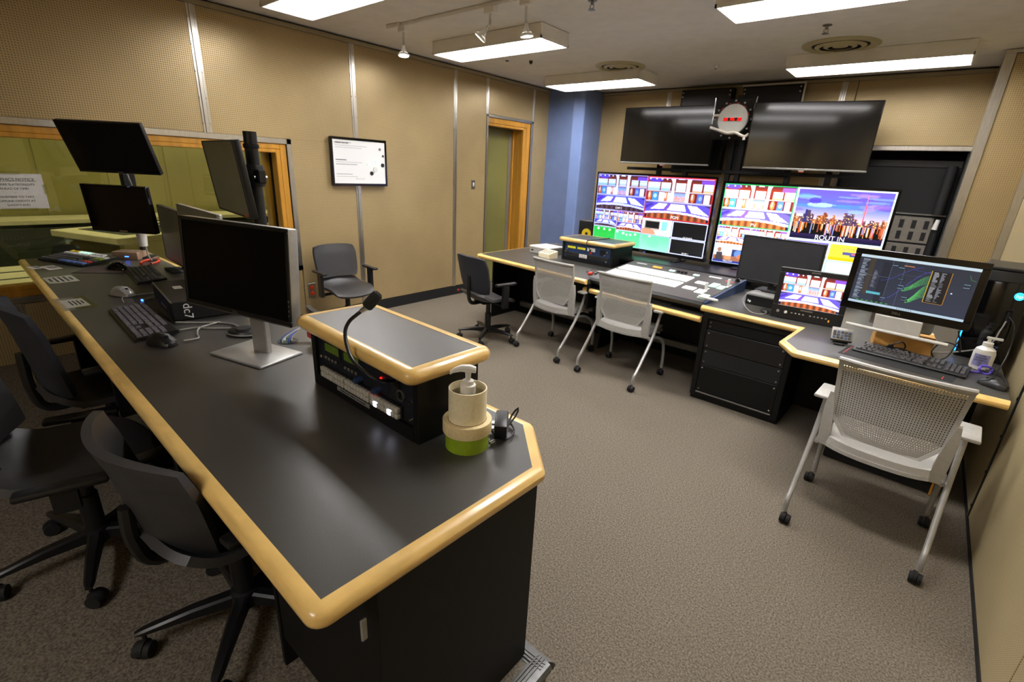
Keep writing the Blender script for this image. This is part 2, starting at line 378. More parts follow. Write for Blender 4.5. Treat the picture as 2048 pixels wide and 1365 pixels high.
for y, w, z0, z1 in ((-1.185, .07, .13, .63), (.30, .07, 1.93, 2.91), (.30, .07, .13, .63), (1.785, .07, 1.93, 2.91), (1.785, .07, .13, .63), (3.26, .062, .13, 2.91), (4.745, .058, .13, 2.91), (5.345, .055, 2.46, 2.91), (6.372, .05, 2.46, 2.91)):
    vstrip_left(y, w, z0, z1)
for y0, y1, z0, z1 in ((W0, 2.53, 1.885, 1.935), (W0, 2.53, .632, .682), (2.475, 2.525, .632, 1.935), (5.345, 5.375, .13, 2.465), (6.335, 6.385, .13, 2.465), (5.345, 6.385, 2.432, 2.468)):
    struct(G().bx(XL-.002, XL+.008, y0, y1, z0, z1, .003), 'metal_strip', 'alu', wl)
struct(G().bx(XL-.02, XL-.004, -2.6, D0, 0, .13), 'baseboard_left', 'blackm')
struct(G().bx(XL-.004, XL+.028, -2.6, 6.75, 2.905, 2.945, .006), 'trim_1', 'trimtan')
# window
w = struct(G().bx(XL-.30, XL-.005, W1-.06, W1, WZ0, WZ1, .004), 'window_1', 'trimwood')
for a in ((XL-.11, XL-.005, W1-.105, W1-.06, WZ0+.05, WZ1-.05), (XL-.29, XL-.17, W1-.13, W1-.06, WZ0+.05, WZ1-.05)):
    struct(G().bx(*a, .006), 'window_jamb', 'trimwood', w)
struct(G().bx(XL-.17, XL-.11, W1-.10, W1-.06, WZ0+.05, WZ1-.05), 'window_gasket', 'blackm', w)
for z0, z1 in ((WZ1-.05, WZ1), (WZ0, WZ0+.05)):
    struct(G().bx(XL-.30, XL-.005, W0, W1-.06, z0, z1, .004), 'window_rail', 'trimwood', w)
struct(G().bx(XL-.11, XL-.005, W0, W1-.105, WZ1-.085, WZ1-.05, .005), 'window_stop', 'trimwood', w)
struct(G().bx(XL-.11, XL-.005, W0, W1-.105, WZ0+.05, WZ0+.085, .005), 'window_stop', 'trimwood', w)
struct(G().bx(XL-.148, XL-.140, W0, W1-.09, WZ0+.03, WZ1-.03), 'window_pane', 'glass', w)
# door
d = struct(G().bx(XL-.272, XL-.235, D0, 6.09, .01, DZ-.10, .004), 'door_1', 'doorolive')
struct(G().bx(XL-.275, XL-.225, 6.085, 6.15, .01, DZ-.10, .004), 'door_edge', 'greyrack', d)
struct(G().bx(XL-.224, XL-.219, 6.105, 6.13, .98, 1.13, .002).cyl((XL-.215, 6.118, 1.05), (XL-.226, 6.118, 1.05), .008, None, 10), 'door_latch', 'steel', d)
for a in ((XL-.27, XL-.006, 6.24, D1, 0, DZ), (XL-.19, XL-.012, 6.17, 6.24, 0, DZ-.07), (XL-.27, XL-.19, 6.15, 6.24, 0, DZ-.07)):
    struct(G().bx(*a, .006), 'door_jamb', 'trimwood', d)
for a in ((XL-.27, XL-.006, D0, 6.24, DZ-.07, DZ), (XL-.19, XL-.012, D0, 6.17, DZ-.105, DZ-.07)):
    struct(G().bx(*a, .006), 'door_head', 'trimwood', d)
struct(G().bx(XL-.30, XL-.275, D0, D1, 0, DZ), 'door_backing', 'dolive', d)
# ---- back wall, with the equipment niche
NX0, NX1, NZ = -1.02, .10, 2.165
g = G()
for x0, x1, z0, z1 in ((-5.3, NX0, 0, ZC), (NX0, NX1, NZ, ZC), (NX1, .8, 0, ZC)): g.bx(x0, x1, YB+.02, YB+.6, z0, z1)
g.bx(NX0, NX1, YB+.55, YB+.6, 0, NZ)
wb = struct(g, 'wall_back', 'blackm')
for x0, x1, z0, z1 in ((-4.42, -3.32, .13, 2.91), (-3.32, -2.25, .13, 2.91), (-2.25, -1.18, .13, 2.91), (-1.18, NX0-.03, .13, 2.91), (NX0-.03, .14, 2.215, 2.91)):
    struct(G().bx(x0+T, x1-T, YB, YB+.02, z0+T, z1-T, .003), 'wall_panel', 'perfY', wb)
for x in (-3.32, -2.25, -1.18):
    g = G().bx(x-.032, x+.032, YB-.006, YB+.002, .13, 2.91, .002); g.bx(x-.015, x+.015, YB-.013, YB, .13, 2.91, .004)
    struct(g, 'metal_strip', 'alu', wb)
struct(G().bx(NX0-.04, .14, YB-.03, YB+.02, NZ, NZ+.05, .004), 'metal_strip', 'alu', wb)
struct(G().bx(NX0-.04, NX0, YB-.012, YB+.02, 0, NZ, .004), 'metal_strip', 'alu', wb)
struct(G().bx(-4.4, .14, YB-.028, YB+.004, 2.905, 2.945, .006), 'trim_2', 'trimtan')
# blue pilaster in the corner
struct(G().prism([(XL-.02, 6.75), (-4.585, 6.75), (-4.575, 6.744), (-4.565, 6.75), (-4.43, 6.775), (-4.41, 6.80), (-4.41, YB+.03), (XL-.02, YB+.03)], 0, ZC-.001), 'wall_column', 'blue')
# pier on the right and the right-hand wall
pr = struct(G().bx(.118, XR+.02, 6.52, YB+.02, 0, ZC-.002), 'wall_pier', 'panel')
struct(G().bx(.19, .50, 6.50, 6.52, .10, 2.92, .003), 'wall_panel', 'perfY', pr)
for x0, x1, k in ((.112, .188, 1), (.50, .566, 0)):
    g = G().bx(x0, x1, 6.492, 6.521, 0, 2.945, .003); screws(g, [(x0+f*(x1-x0), 6.491, z) for z in np.arange(.3, 2.9, .22) for f in ((.2, .8) if k else (.25, .75))], (0, 1, 0))
    struct(g, 'metal_strip', 'alu', pr)
struct(G().bx(.112, .118, 6.492, YB, 0, 2.945), 'metal_strip', 'alu', pr)
struct(G().bx(.112, XR, 6.485, 6.522, 2.925, 2.955, .003), 'metal_strip', 'alu', pr)
wr = struct(G().bx(XR+.02, XR+.25, -2.7, 7.9, 0, ZC), 'wall_right', 'blackm')
for y0, y1 in ((-2.6, .47), (.47, 1.96), (1.96, 3.44), (3.455, 4.95), (4.95, 6.49)):
    struct(G().bx(XR, XR+.02, y0+T, y1-T, .03, 2.92, .003), 'wall_panel', 'perfR', wr)
for y in (3.447,):
    g = G().bx(XR-.006, XR+.02, y-.011, y+.011, .03, 2.92, .002); screws(g, [(XR-.006, y, z) for z in np.arange(.1, 2.9, .22)], (1, 0, 0)); struct(g, 'panel_seam', 'black', wr)
struct(G().bx(XR-.004, XR+.015, -2.6, 6.49, 0, .03), 'baseboard_right', 'blackm')
struct(G().bx(-5.3, .8, -2.72, -2.6, 0, ZC), 'wall_rear', 'perfY')
# ---- the studio beyond the window: floor, walls, ceiling
struct(G().bx(-10.2, XL-.31, -4.5, 5.2, -.32, -.2), 'floor_studio', 'studiofl')
g = G().bx(-10.2, -10.0, -4.5, 5.2, -.2, 3.6)
for k in range(12): g.bx(-10.0, -9.985, -4.4+k*.8, -3.66+k*.8, -.1, 3.5, .006)
struct(g, 'wall_studio', 'olive'); struct(G().bx(-10.2, XL-.31, 5.0, 5.2, -.2, 3.6).bx(-10.2, XL-.31, -4.6, -4.5, -.2, 3.6), 'wall_studio_side', 'olive')
struct(G().bx(-10.2, XL-.31, -4.5, 5.2, 3.6, 3.7), 'ceiling_studio', 'dolive')
struct(G().bx(XL-.42, XL-.30, -4.5, W0, -.2, 3.6).bx(XL-.42, XL-.30, W1, 5.0, -.2, 3.6).bx(XL-.42, XL-.30, W0, W1, -.2, WZ0-.02).bx(XL-.42, XL-.30, W0, W1, WZ1+.02, 3.6), 'wall_studio_front', 'dolive')
# ---- ceiling lights
def ceiling_light(x0, x1, y0, y1, label):
    cx, cy = (x0+x1)/2, (y0+y1)/2
    t = thing('ceiling_light', label, 'ceiling light', (cx, cy, ZC), 0, 'fluorescent box lights on the ceiling'); hx, hy = (x1-x0)/2+.035, (y1-y0)/2+.035
    g = G().bx(-hx, hx, -hy, hy, -.105, -.001, .006)
    for s in (-1, 1): g.bx(-hx, hx, s*hy-.012*(s > 0), s*hy+.012*(s < 0), -.122, -.10); g.bx(s*hx-.012*(s > 0), s*hx+.012*(s < 0), -hy, hy, -.122, -.10)
    g.put('housing', M['ceil'], t); G().bx(-hx+.035, hx-.035, -hy+.035, hy-.035, -.120, -.104, .008, 2).put('diffuser', 'lens', t)
for a in ((-4.30, -2.97, 2.06, 2.42, 'white box ceiling light by the left wall cut off by the top of the picture'),
          (-1.44, -.10, 3.78, 4.14, 'large white box ceiling light above the middle of the far desk, cut off'),
          (-4.35, -3.0, 3.82, 4.17, 'white box ceiling light just beyond the track spotlights'),
          (-4.42, -3.1, 5.85, 6.29, 'farthest white box ceiling light in front of the blue column'),
          (-1.49, -.12, 5.97, 6.39, 'white box ceiling light over the large right wall television'),
          (-1.44, -.10, 2.06, 2.42, 'white box ceiling light overhead between camera and far desk'),
          (-1.44, -.10, -2.2, -1.84, 'added unseen white box ceiling light by the rear wall behind the camera')): ceiling_light(*a)  # last one: unseen fixture added to light the rear wall for television reflections
for k, (x, y) in enumerate(((-7.4, -2.2), (-7.4, 1.2), (-8.6, 3.6))):
    t = thing('studio_light', ('studio ceiling light beyond the window at the sign end', 'studio ceiling light beyond the middle of the window', 'studio ceiling light beyond the far end of the window')[k], 'ceiling light', (x, y, 3.6), 0)
    G().bx(-.3, .3, -.9, .9, -.12, 0, .01).put('housing', 'blackm', t); G().bx(-.26, .26, -.86, .86, -.135, -.118).put('diffuser', 'lens2', t)
# ---- round ceiling vents
for x, y, R, lab in ((-1.04, 5.72, .31, 'larger round cream ceiling vent beside the sprinkler'), (-3.25, 5.68, .29, 'smaller round cream ceiling vent near the far corner light')):
    t = thing('ceiling_vent', lab, 'vent', (x, y, ZC), 0, 'round ceiling vents')
    G().lathe([(R, 0), (R, -.006), (R*.93, -.016), (R*.80, -.018), (R*.74, -.008), (R*.74, 0)], n=40, cap=False).put('rim', 'vent', t)
    G().lathe([(R*.74, -.001), (R*.70, -.003), (.0, -.003)], n=40, cap=False).put('throat', 'blackm', t)
    for f0, f1 in ((.66, .53), (.43, .31), (.20, .0)):
        G().lathe([(R*f0, -.010), (R*f0, -.014), (max(R*f1, 0), -.024), (max(R*f1, 0), -.020)], n=40, cap=f1 == 0).put('ring', 'vent', t)
# ---- sprinklers and detectors
for x, y, lab in ((-1.035, 5.0, 'bronze fire sprinkler head on the ceiling beside the large vent'), (-2.32, 3.55, 'bronze fire sprinkler head at the top edge, past the spotlights')):
    t = thing('sprinkler', lab, 'sprinkler', (x, y, ZC), 0)
    G().lathe([(.035, 0), (.033, -.006), (.012, -.010), (.012, -.03)], n=16).put('escutcheon', 'steel', t)
    G().tube([(-.014, 0, -.03), (-.016, 0, -.045), (0, 0, -.06)], .003, 6).tube([(.014, 0, -.03), (.016, 0, -.045), (0, 0, -.06)], .003, 6).lathe([(.026, -.060), (.026, -.063), (.0, -.064)], n=16).put('deflector', 'steel', t)
for x, y, r, m_, lab in ((-4.17, 4.72, .075, 'ceil', 'round white smoke detector on the ceiling behind the middle light'), (-4.03, 4.98, .022, 'black', 'small black ceiling sensor beyond the middle light'), (-2.28, 6.1, .03, 'ceil', 'tiny white ceiling nub in front of the back wall')):
    t = thing('ceiling_sensor', lab, 'sensor', (x, y, ZC)); G().lathe([(r, 0), (r*.95, -.018), (r*.6, -.03), (0, -.032)], n=20).put('cover', m_, t); G().lathe([(r*.3, -.030), (r*.25, -.038), (0, -.039)], n=12).put('nub', 'blackm', t)
# ---- track with spotlights
t = thing('light_track', 'white ceiling light track with end feed box', 'light track', (-3.5, 3.2, ZC))
G().bx(-.76, .92, -.018, .018, -.022, -.001, .003).bx(-.76, .92, -.006, .006, -.026, -.02).put('rail', 'ceil', t); G().bx(-.80, -.62, -.045, .045, -.035, 0, .006).put('feed_box', 'ceil', t)
def spot(x, y, aim, label):
    t = thing('track_spotlight', label, 'spotlight', (x, y, ZC-.022), 0, 'spotlights on the ceiling track')
    G().bx(-.05, .05, -.028, .028, -.05, 0, .006).put('adapter', 'ceil', t)
    a = Vector(aim).normalized(); p0 = Vector((0, 0, -.05)); p1 = Vector((-.0, 0, -.12)); p2 = p1+a*.05
    G().tube([p0, p1, p2], .010, 8).put('stem', 'chrome', t)
    q = a.to_track_quat('Z', 'Y').to_matrix().to_4x4()
    mx = Matrix.Translation(p2) @ q
    b = G().lathe([(.014, -.01), (.016, .015), (.026, .04), (.048, .062), (.052, .066), (.052, .074), (.046, .076)], n=24, cap=False).xf(mx).put('lamp_shade', 'white', t)
    G().lathe([(.044, .060), (.038, .052), (0, .046)], n=20, cap=False).xf(mx).put('bulb', 'bulb', b)
spot(-4.10, 3.2, (.12, -.1, -1), 'white spotlight at the left end of the track'); spot(-3.02, 3.2, (-.5, -.35, -.75), 'bright spotlight in mid track tilted sideways'); spot(-2.66, 3.2, (.08, .1, -1), 'white spotlight at the right end of the track pointing down')
# ---- light switch, outlet
t = thing('light_switch', 'grey metal light switch on the left wall by the door', 'switch', (XL, 5.095, 1.535)); G().bx(.0, .008, -.036, .036, -.06, .06, .003).put('plate', 'steel', t); G().bx(.006, .016, -.012, .012, -.025, .025, .003).put('rocker', 'white', t)
t = thing('wall_outlet', 'orange power outlet low on the left wall beside the far chair', 'outlet', (XL, 2.60, .39)); G().bx(.0, .01, -.042, .042, -.08, .08, .003).put('plate', 'steel', t)
for z in (-.032, .032): G().lathe([(.026, 0), (.026, .012), (.02, .015)], n=18, mx=Matrix.Rotation(PI/2, 4, 'Y')).xf(Matrix.Translation((.004, 0, z))).put('socket', 'orange', t)
# ================================================================ desks
ZN, ZD, ZL = .96, .80, .709
# ---- near desk
t = thing('control_desk', 'long black near desk with maple edge, on the carpeted riser', 'desk', (-2.8, .72, .18))
off = Matrix.Translation((2.8, -.72, -.18))
poly = [(-5.03, .372), (-.672, .288), (-.652, .972), (-.848, 1.165), (-5.03, 1.165)]
inn = [(-5.03, .372+.034), (-.706, .288+.034), (-.688, .958), (-.862, 1.129), (-5.03, 1.129)]
G().prism(inn, ZN-.045, ZN).xf(off).put('desktop', 'lam', t)
g = G(); nosing(g, poly, ZN); g.xf(off).put('edge_trim', 'wood', t, label='rounded maple edge')
for a in ((-.715, -.697, .44, 1.0), (-1.27, -1.25, .44, 1.0)): G().bx(a[0], a[1], a[2], a[3], .18, ZN-.046, .002).xf(off).put('end_panel', 'panel', t)
G().bx(-1.25, -.715, .98, 1.0, .18, ZN-.046).xf(off).put('back_panel', 'panel', t); G().bx(-1.25, -.715, .445, .465, .30, ZN-.06, .002).xf(off).put('pedestal_door', 'panel', t)
G().bx(-4.98, -1.27, 1.02, 1.04, .18, ZN-.046).xf(off).put('modesty_panel', 'panel', t)
for x in (-2.75, -4.2): G().bx(x-.01, x+.01, .5, 1.02, .18, ZN-.046).xf(off).put('divider_panel', 'panel', t)
G().lathe([(.045, .0005), (.045, .002), (.038, .002), (.038, .0008)], n=24).xf(Matrix.Translation((-2.12+2.8, .955-.72, ZN-.18))).put('grommet', 'black', t)
G().bx(-.7225, -.7155, .410, .425, .765, .825, .002).xf(off).put('tag', 'silver', t)
# ---- far desk: left wing, lowered bay, right wing
t = thing('production_desk', 'long black far desk with maple edge along the television wall', 'desk', (-1.73, 4.42, 0))
off = Matrix.Translation((1.73, -4.42, 0))
A = [(-3.992, 5.75), (-3.992, 4.126), (-2.372, 3.920)]
Ai = [(-3.992, 5.75), (-3.982, 4.161), (-2.372, 3.955), (-2.372, 5.75)]
G().prism(Ai, ZD-.045, ZD).xf(off).put('desktop', 'lam', t)
g = G(); nosing(g, A[1:], ZD); g.bx(-3.998, -3.982, 4.126, 5.75, ZD-.045, ZD).xf(off).put('edge_trim', 'wood', t)
Bp = [(-2.437, 3.997), (-1.233, 3.843)]
G().prism([(-2.437, 4.031), (-1.233, 3.877), (-1.233, 4.99), (-2.437, 4.99)], ZL-.045, ZL).xf(off).put('lowered_shelf', 'lam', t)
g = G(); nosing(g, Bp, ZL); g.xf(off).put('edge_trim', 'wood', t)
Cp = [(-1.247, 3.867), (-.542, 3.819), (-.568, 3.402), (-.456, 3.229), (.505, 3.210)]
Ci = [(-1.247, 3.903), (-.506, 3.853), (-.531, 3.413), (-.437, 3.265), (.505, 3.246), (.545, 5.75), (-1.247, 5.75)]
G().prism(Ci, ZD-.045, ZD).xf(off).put('desktop', 'lam', t)
g = G(); nosing(g, Cp, ZD); g.xf(off).put('edge_trim', 'wood', t)
for x in (-2.38, -1.257): G().bx(x, x+.02, 3.98, 4.99, ZL-.2, ZD-.046).xf(off).put('side_cheek', 'panel', t)
G().bx(-3.95, -1.20, 4.8, 4.82, .0, ZL-.05).xf(off).put('modesty_panel', 'panel', t); G().bx(-.53, .54, 4.4, 4.42, .0, ZD-.05).xf(off).put('modesty_panel', 'panel', t)
for x in (-3.95, -2.4): G().bx(x, x+.02, 4.35, 4.8, 0, ZD-.05).xf(off).put('divider_panel', 'panel', t)
G().bx(-3.8, -1.25, 4.73, 4.79, .10, .17, .006).xf(off).put('cable_tray', 'steel', t)
# equipment bay in the far desk: blanking panels with screws
t = thing('equipment_rack', 'black rack cabinet of blank panels under the right wing of the far desk', 'rack', (-.875, 3.865, 0), math.radians(-1.5))
G().bx(-.34, -.30, 0, .8, .04, .752, .003).put('side_panel', 'panel', t); G().bx(.30, .34, 0, .8, .04, .752, .003).put('side_panel', 'panel', t)
G().bx(-.30, .30, 0.01, .8, .04, .075).bx(-.34, .34, .03, .8, 0, .045).put('plinth', 'blackm', t); G().bx(-.30, .30, 0.0, .8, .71, .752).put('top_rail', 'panel', t); G().bx(-.29, .29, .06, .08, .05, .7).put('back_panel', 'blackm', t)
for z0, z1, m_, yy in ((.62, .706, 'panel', .012), (.46, .617, 'black', .004), (.32, .457, 'blackm', .010), (.08, .317, 'panel', .006)):
    p = G().bx(-.298, .298, yy, yy+.012, z0, z1, .003).put('blank_panel', m_, t)
    for sx in (-.275, .275):
        for z in (z0+.025, z1-.025): G().lathe([(.008, 0), (.006, .004), (0, .005)], n=10, mx=Matrix.Rotation(PI/2, 4, 'X')).xf(Matrix.Translation((sx, yy, z))).put('screw', 'chrome', p)
G().tube([(-.29, -.004, .078), (.29, -.004, .078)], .006, 8).put('pull_bar', 'steel', t)
# wooden tray lying under the right wing
t = thing('floor_tray', 'low black wood-edged box on the carpet under the right desk wing', 'box', (.11, 3.62, 0), math.radians(-3))
G().bx(-.29, .28, .0, .40, .01, .10).put('body', 'blackm', t); G().bx(-.30, .29, -.012, .0, .085, .105, .002).bx(.28, .292, -.012, .40, .085, .105, .002).bx(.28, .292, -.012, .0, 0, .085, .002).put('edge_strip', 'trimwood', t)
# ---- near console cabinet with intercom panel
CX, CY, CR = -1.3135, .8105, math.radians(-1.0)
t = thing('intercom_cabinet', 'black wood-topped equipment cabinet on the near desk, carrying intercom panel and microphone', 'cabinet', (CX, CY, ZN), CR)
H = .222
G().bx(-.31, -.285, 0, .245, 0, H, .002).put('side_panel', 'panel', t); G().bx(.285, .31, 0, .245, 0, H, .002).put('side_panel', 'panel', t)
G().bx(-.285, .285, .225, .245, 0, H).put('back_panel', 'panel', t); G().bx(-.285, .285, 0, .02, 0, .045).put('lower_rail', 'panel', t); G().bx(-.285, .285, .0, .02, H-.012, H).put('upper_rail', 'panel', t)
tp = [(-.34, -.045), (.362, -.068), (.364, .262), (-.335, .278)]
G().prism([(x*.89-.0012, y*.76+.025) for x, y in tp], H, H+.043).put('top_board', 'lam', t)
g = G(); nosing(g, tp+[tp[0]], H+.044); g.put('edge_trim', 'wood', t)
fp = G().bx(-.284, .284, .012, .02, .046, H-.012, .001).put('intercom_panel', 'dpanel', t)
def U(u): return u-.3105
for u0, u1, w0, w1 in ((.083, .172, .150, .180), (.208, .297, .150, .180)):
    G().bx(U(u0), U(u1), .007, .013, w0, w1, .002).put('display', 'lcd', fp); G().bx(U(u0)-.008, U(u1)+.008, .009, .0125, w0-.012, w1+.024, .002).put('display_bezel', 'blackm', fp)
def cutmesh(g, name, m): return g.mesh(name, m)
bme = G().bx(-.0088, .0088, -.014, 0, -.0085, .0085, .0025, 2).mesh('button', 'clear'); bml = G().bx(-.0088, .0088, -.014, 0, -.0085, .0085, .0025, 2).mesh('button', 'ledW'); bmr = G().bx(-.0088, .0088, -.014, 0, -.0085, .0085, .0025, 2).mesh('button', 'clear')
for u0, u1, k in ((.068, .222, 0), (.227, .375, 1), (.381, .531, 2)):
    G().bx(U(u0)-.002, U(u1)+.002, .004, .0125, .050, .094, .002).put('button_tray', 'black', fp)
    for i in range(8):
        for j in range(2): put(bml if (k, j, i) in ((2, 0, 1), (2, 0, 5)) else bme, 'button', fp, (U(u0+(i+.5)*(u1-u0)/8), .004, .0615+.0205*j))
G().lathe([(.004, 0), (.004, .004), (0, .006)], n=10, mx=Matrix.Rotation(PI/2, 4, 'X')).xf(Matrix.Translation((U(.395), .003, .101))).put('status_lamp', 'ledR', fp)
G().lathe([(.004, 0), (.004, .004), (0, .006)], n=10, mx=Matrix.Rotation(PI/2, 4, 'X')).xf(Matrix.Translation((U(.422), .012, .152))).put('status_lamp', 'ledR', fp)
for u, z in ((.306, .110), (.412, .109)): G().lathe([(.0105, 0), (.0105, .022), (.009, .027), (0, .027)], n=18, mx=Matrix.Rotation(PI/2, 4, 'X')).xf(Matrix.Translation((U(u), .012, z))).put('knob', 'navy', fp)
for u0 in (.083, .212):
    for i in range(4): G().bx(U(u0+i*.022)-.006, U(u0+i*.022)+.006, .006, .012, .117, .127, .002).put('key', 'greyrack', fp)
G().lathe([(.019, 0), (.019, .005), (.015, .006), (.015, .0005)], n=24, mx=Matrix.Rotation(PI/2, 4, 'X'), cap=False).xf(Matrix.Translation((U(.525), .0115, .128))).put('headset_socket', 'steel', fp)
G().bx(U(.478), U(.518), .007, .012, .10, .20, .002).put('speaker_grille', 'blackm', fp)
for u in (.042, .566):
    for z in (.058, .115, .195): G().lathe([(.007, 0), (.005, .004), (0, .004)], n=10, mx=Matrix.Rotation(PI/2, 4, 'X')).xf(Matrix.Translation((U(u), .012, z))).put('screw', 'chrome', fp)
lb = G().bx(U(.165), U(.365), -.0015, .0005, .026, .041, .0005).put('label_strip', 'silver', t)
letters('PLEASE DO NOT UNPLUG THE HEADSETS', .0085, 'ink', lb, upright(U(.265), -.0017, .0335))
# gooseneck microphone
pts = smooth_path([(-1.118, .812, 1.135), (-1.105, .785, 1.145), (-1.10, .745, 1.160), (-1.133, .727, 1.176), (-1.196, .722, 1.200), (-1.232, .727, 1.235), (-1.256, .739, 1.272), (-1.250, .750, 1.301), (-1.226, .760, 1.325), (-1.207, .770, 1.342)], 10)
t = thing('gooseneck_microphone', 'black gooseneck microphone curving up from the intercom cabinet', 'microphone', pts[0]); o_ = Vector(pts[0])
loc = [p-o_ for p in pts]; rad = [.0052+.0008*(i % 2) for i in range(len(loc))]
G().tube(loc, rad, 10).put('gooseneck', 'black', t); dv = (loc[-1]-loc[-3]).normalized()
G().cyl(loc[-1]-dv*.004, loc[-1]+dv*.022, .0072, .0085, 14).put('neck_sleeve', 'chrome', t); e = loc[-1]
dd = Vector((.010, .02, .024)).normalized(); qq = dd.to_track_quat('Z', 'Y').to_matrix().to_4x4()
G().lathe([(.0, 0), (.012, .001), (.0165, .006), (.0175, .02), (.0175, .042), (.0155, .053), (.009, .059), (0, .060)], n=22).xf(Matrix.Translation(e+dv*.014) @ qq).put('foam_windscreen', mat('foam', (44, 43, 40), .95, 0, .2, 500, .9), t)
G().lathe([(.009, 0), (.009, .02)], n=14, mx=Matrix.Rotation(PI/2, 4, 'X')).xf(Matrix.Translation((0, .006, 0))).put('base_socket', 'steel', t)
# ---- far small cabinet
t = thing('intercom_cabinet', 'small black wood-topped equipment cabinet on the left wing of the far desk', 'cabinet', (-2.865, 4.702, ZD), math.radians(-2.2), s=.96)
w2, H = .35, .222
G().bx(-w2, -w2+.03, 0, .44, 0, H, .002).put('side_panel', 'panel', t); G().bx(w2-.03, w2, 0, .44, 0, H, .002).put('side_panel', 'panel', t); G().bx(-w2+.03, w2-.03, 0, .02, 0, .04).put('lower_rail', 'panel', t); G().bx(-w2, w2, .42, .44, 0, H).put('back_panel', 'panel', t)
tp = [(-.40, -.03), (.385, -.035), (.385, .46), (-.40, .46)]
G().prism([(x*.9, y*.84+.03) for x, y in tp], H, H+.043).put('top_board', 'lam', t); g = G(); nosing(g, tp+[tp[0]], H+.044); g.put('edge_trim', 'wood', t)
fp = G().bx(-w2+.03, w2-.03, .012, .02, .04, H-.004, .001).put('intercom_panel', 'navy', t)
for u0 in (.075, .215): G().bx(u0-w2, u0-w2+.115, .006, .012, .150, .174, .002).put('display', 'lcdY', fp); G().bx(u0-w2-.005, u0-w2+.12, .008, .0125, .14, .196, .002).put('display_bezel', 'navy', fp)
G().bx(.0-w2+.045, w2-.045, .002, .012, .05, .105, .006).put('button_tray', 'blackm', fp)
for u, z in ((.415, .165), (.31, .075)): pl = G().bx(u-w2-.055, u-w2+.055, -.004, .004, z-.02, z+.022, .004).put('paper_tag', 'paper', fp); letters('CALL' if u > .4 else 'TALK TO\nSTUDIO', .02, 'ink', pl, upright(u-w2, -.0046, z))
G().bx(.395-w2, .425-w2, .0, .01, .118, .14, .003).put('red_button', 'red', fp)
for u, z in ((.06, .11), (.08, .135), (.60, .13), (.63, .17), (.63, .06)): G().lathe([(.013, 0), (.011, .02), (0, .021)], n=14, mx=Matrix.Rotation(PI/2, 4, 'X')).xf(Matrix.Translation((u-w2, .012, z))).put('knob', 'chrome', fp)
G().bx(.53-w2, .60-w2, .005, .012, .12, .18, .003).put('speaker_grille', 'blackm', fp)
# ================================================================ chairs
def se(u, v, k=.13): return u*(1-k*v*v*v*v), v*(1-k*u*u*u*u)
def task_chair(label, loc, rz, backm='shell', bc=.74, bh=.17, bw=.225, base_rot=0.0, seat_h=.47, group='black swivel task chairs', taper=.06, wrap=.055, arm_z=None, arm_y=.0, arm_x=.285):
    t = thing('task_chair', label, 'chair', loc, rz, group)
    G().lathe([(.045, .075), (.05, .10), (.045, .135), (.034, .14), (.034, .29), (.026, .295), (.026, seat_h-.05)], n=18).put('gas_column', 'black', t)
    for k in range(5):
        a = base_rot+k*2*PI/5; c, s = math.cos(a), math.sin(a); g = G(); rings = []
        for r, w, z0, z1 in ((.03, .024, .085, .132), (.16, .021, .092, .126), (.295, .016, .088, .106), (.32, .010, .088, .098)):
            rings.append([Vector((c*r-s*y, s*r+c*y, z)) for y, z in ((-w, z0), (w, z0), (w, z1-.006), (w*.6, z1), (-w*.6, z1), (-w, z1-.006))])
        leg = g.loft(rings).put('leg', 'black', t)
        g = G(); p = Vector((c*.298, s*.298, 0)); g.cyl(p+Vector((0, 0, .05)), p+Vector((0, 0, .092)), .007, None, 8)
        ra = a+1.1; q = Vector((-math.sin(ra), math.cos(ra), 0)); p2 = p+Vector((math.cos(ra)*.012, math.sin(ra)*.012, .0285))
        for s2 in (-1, 1): g.cyl(p2+q*(.006*s2), p2+q*(.026*s2), .0285, .026, 16)
        g.cyl(p2-q*.008+Vector((0, 0, .006)), p2+q*.008+Vector((0, 0, .006)), .029, None, 14); g.put('caster', 'blackm', leg)
    G().bx(-.09, .09, -.13, .10, seat_h-.06, seat_h-.028, .01).put('mechanism', 'blackm', t)
    def sf(u, v):
        x, y = se(u, v); z = .026*x*x-.010*(1-x*x)*(1-y*y)
        if v > .4: z -= .05*((v-.4)/.6)**2
        if v < -.45: z += .085*((-v-.45)/.55)**2*(1-.4*u*u)
        return Vector((x*.235, y*.23, seat_h+z))
    G().slab(sf, 18, 18, .026).put('seat', 'shell', t)
    def bf(u, v):
        x, z = se(u, v, .10); return Vector((x*bw*(1-taper*max(0, .5-.5*v)**1.5), -.235-.035*v-.02*(v > .5)*(v-.5)+wrap*u*u, bc+z*bh))
    G().slab(bf, 18, 16, -.024).put('backrest', backm, t)
    G().tube(smooth_path([(0, -.06, seat_h-.045), (0, -.22, seat_h-.04), (0, -.262, seat_h+.06), (0, -.262, bc-.02)], 5), [.020]*15+[.018], 8).put('back_spine', 'black', t)
    for s in (-1, 1):
        az = arm_z or .655+seat_h-.47
        am = G().box((s*arm_x, arm_y, az), (.055, .25, .026), None, .011, 2).put('armrest', 'black', t)
        g = G().tube([(s*.08, 0, seat_h-.045), (s*.27, 0, seat_h-.045)], .016, 8); g.loft([[Vector((s*x, y, z)) for x, y in ((.265, -.035), (.297, -.035), (.297, .035), (.265, .035))] for z in (seat_h-.065, az-.01)]); g.put('arm_post', 'black', am)
    return t
task_chair('charcoal plastic task chair by the left wall, facing into the room', (-4.58, 2.75, 0), math.radians(-94), base_rot=.3, seat_h=.49, bc=.745, bw=.235)
dc = task_chair('dark task chair at the left end of the far desk, back to camera', (-3.41, 3.71, 0), math.radians(-10), 'fabric', .735, .19, .25, base_rot=math.radians(20))
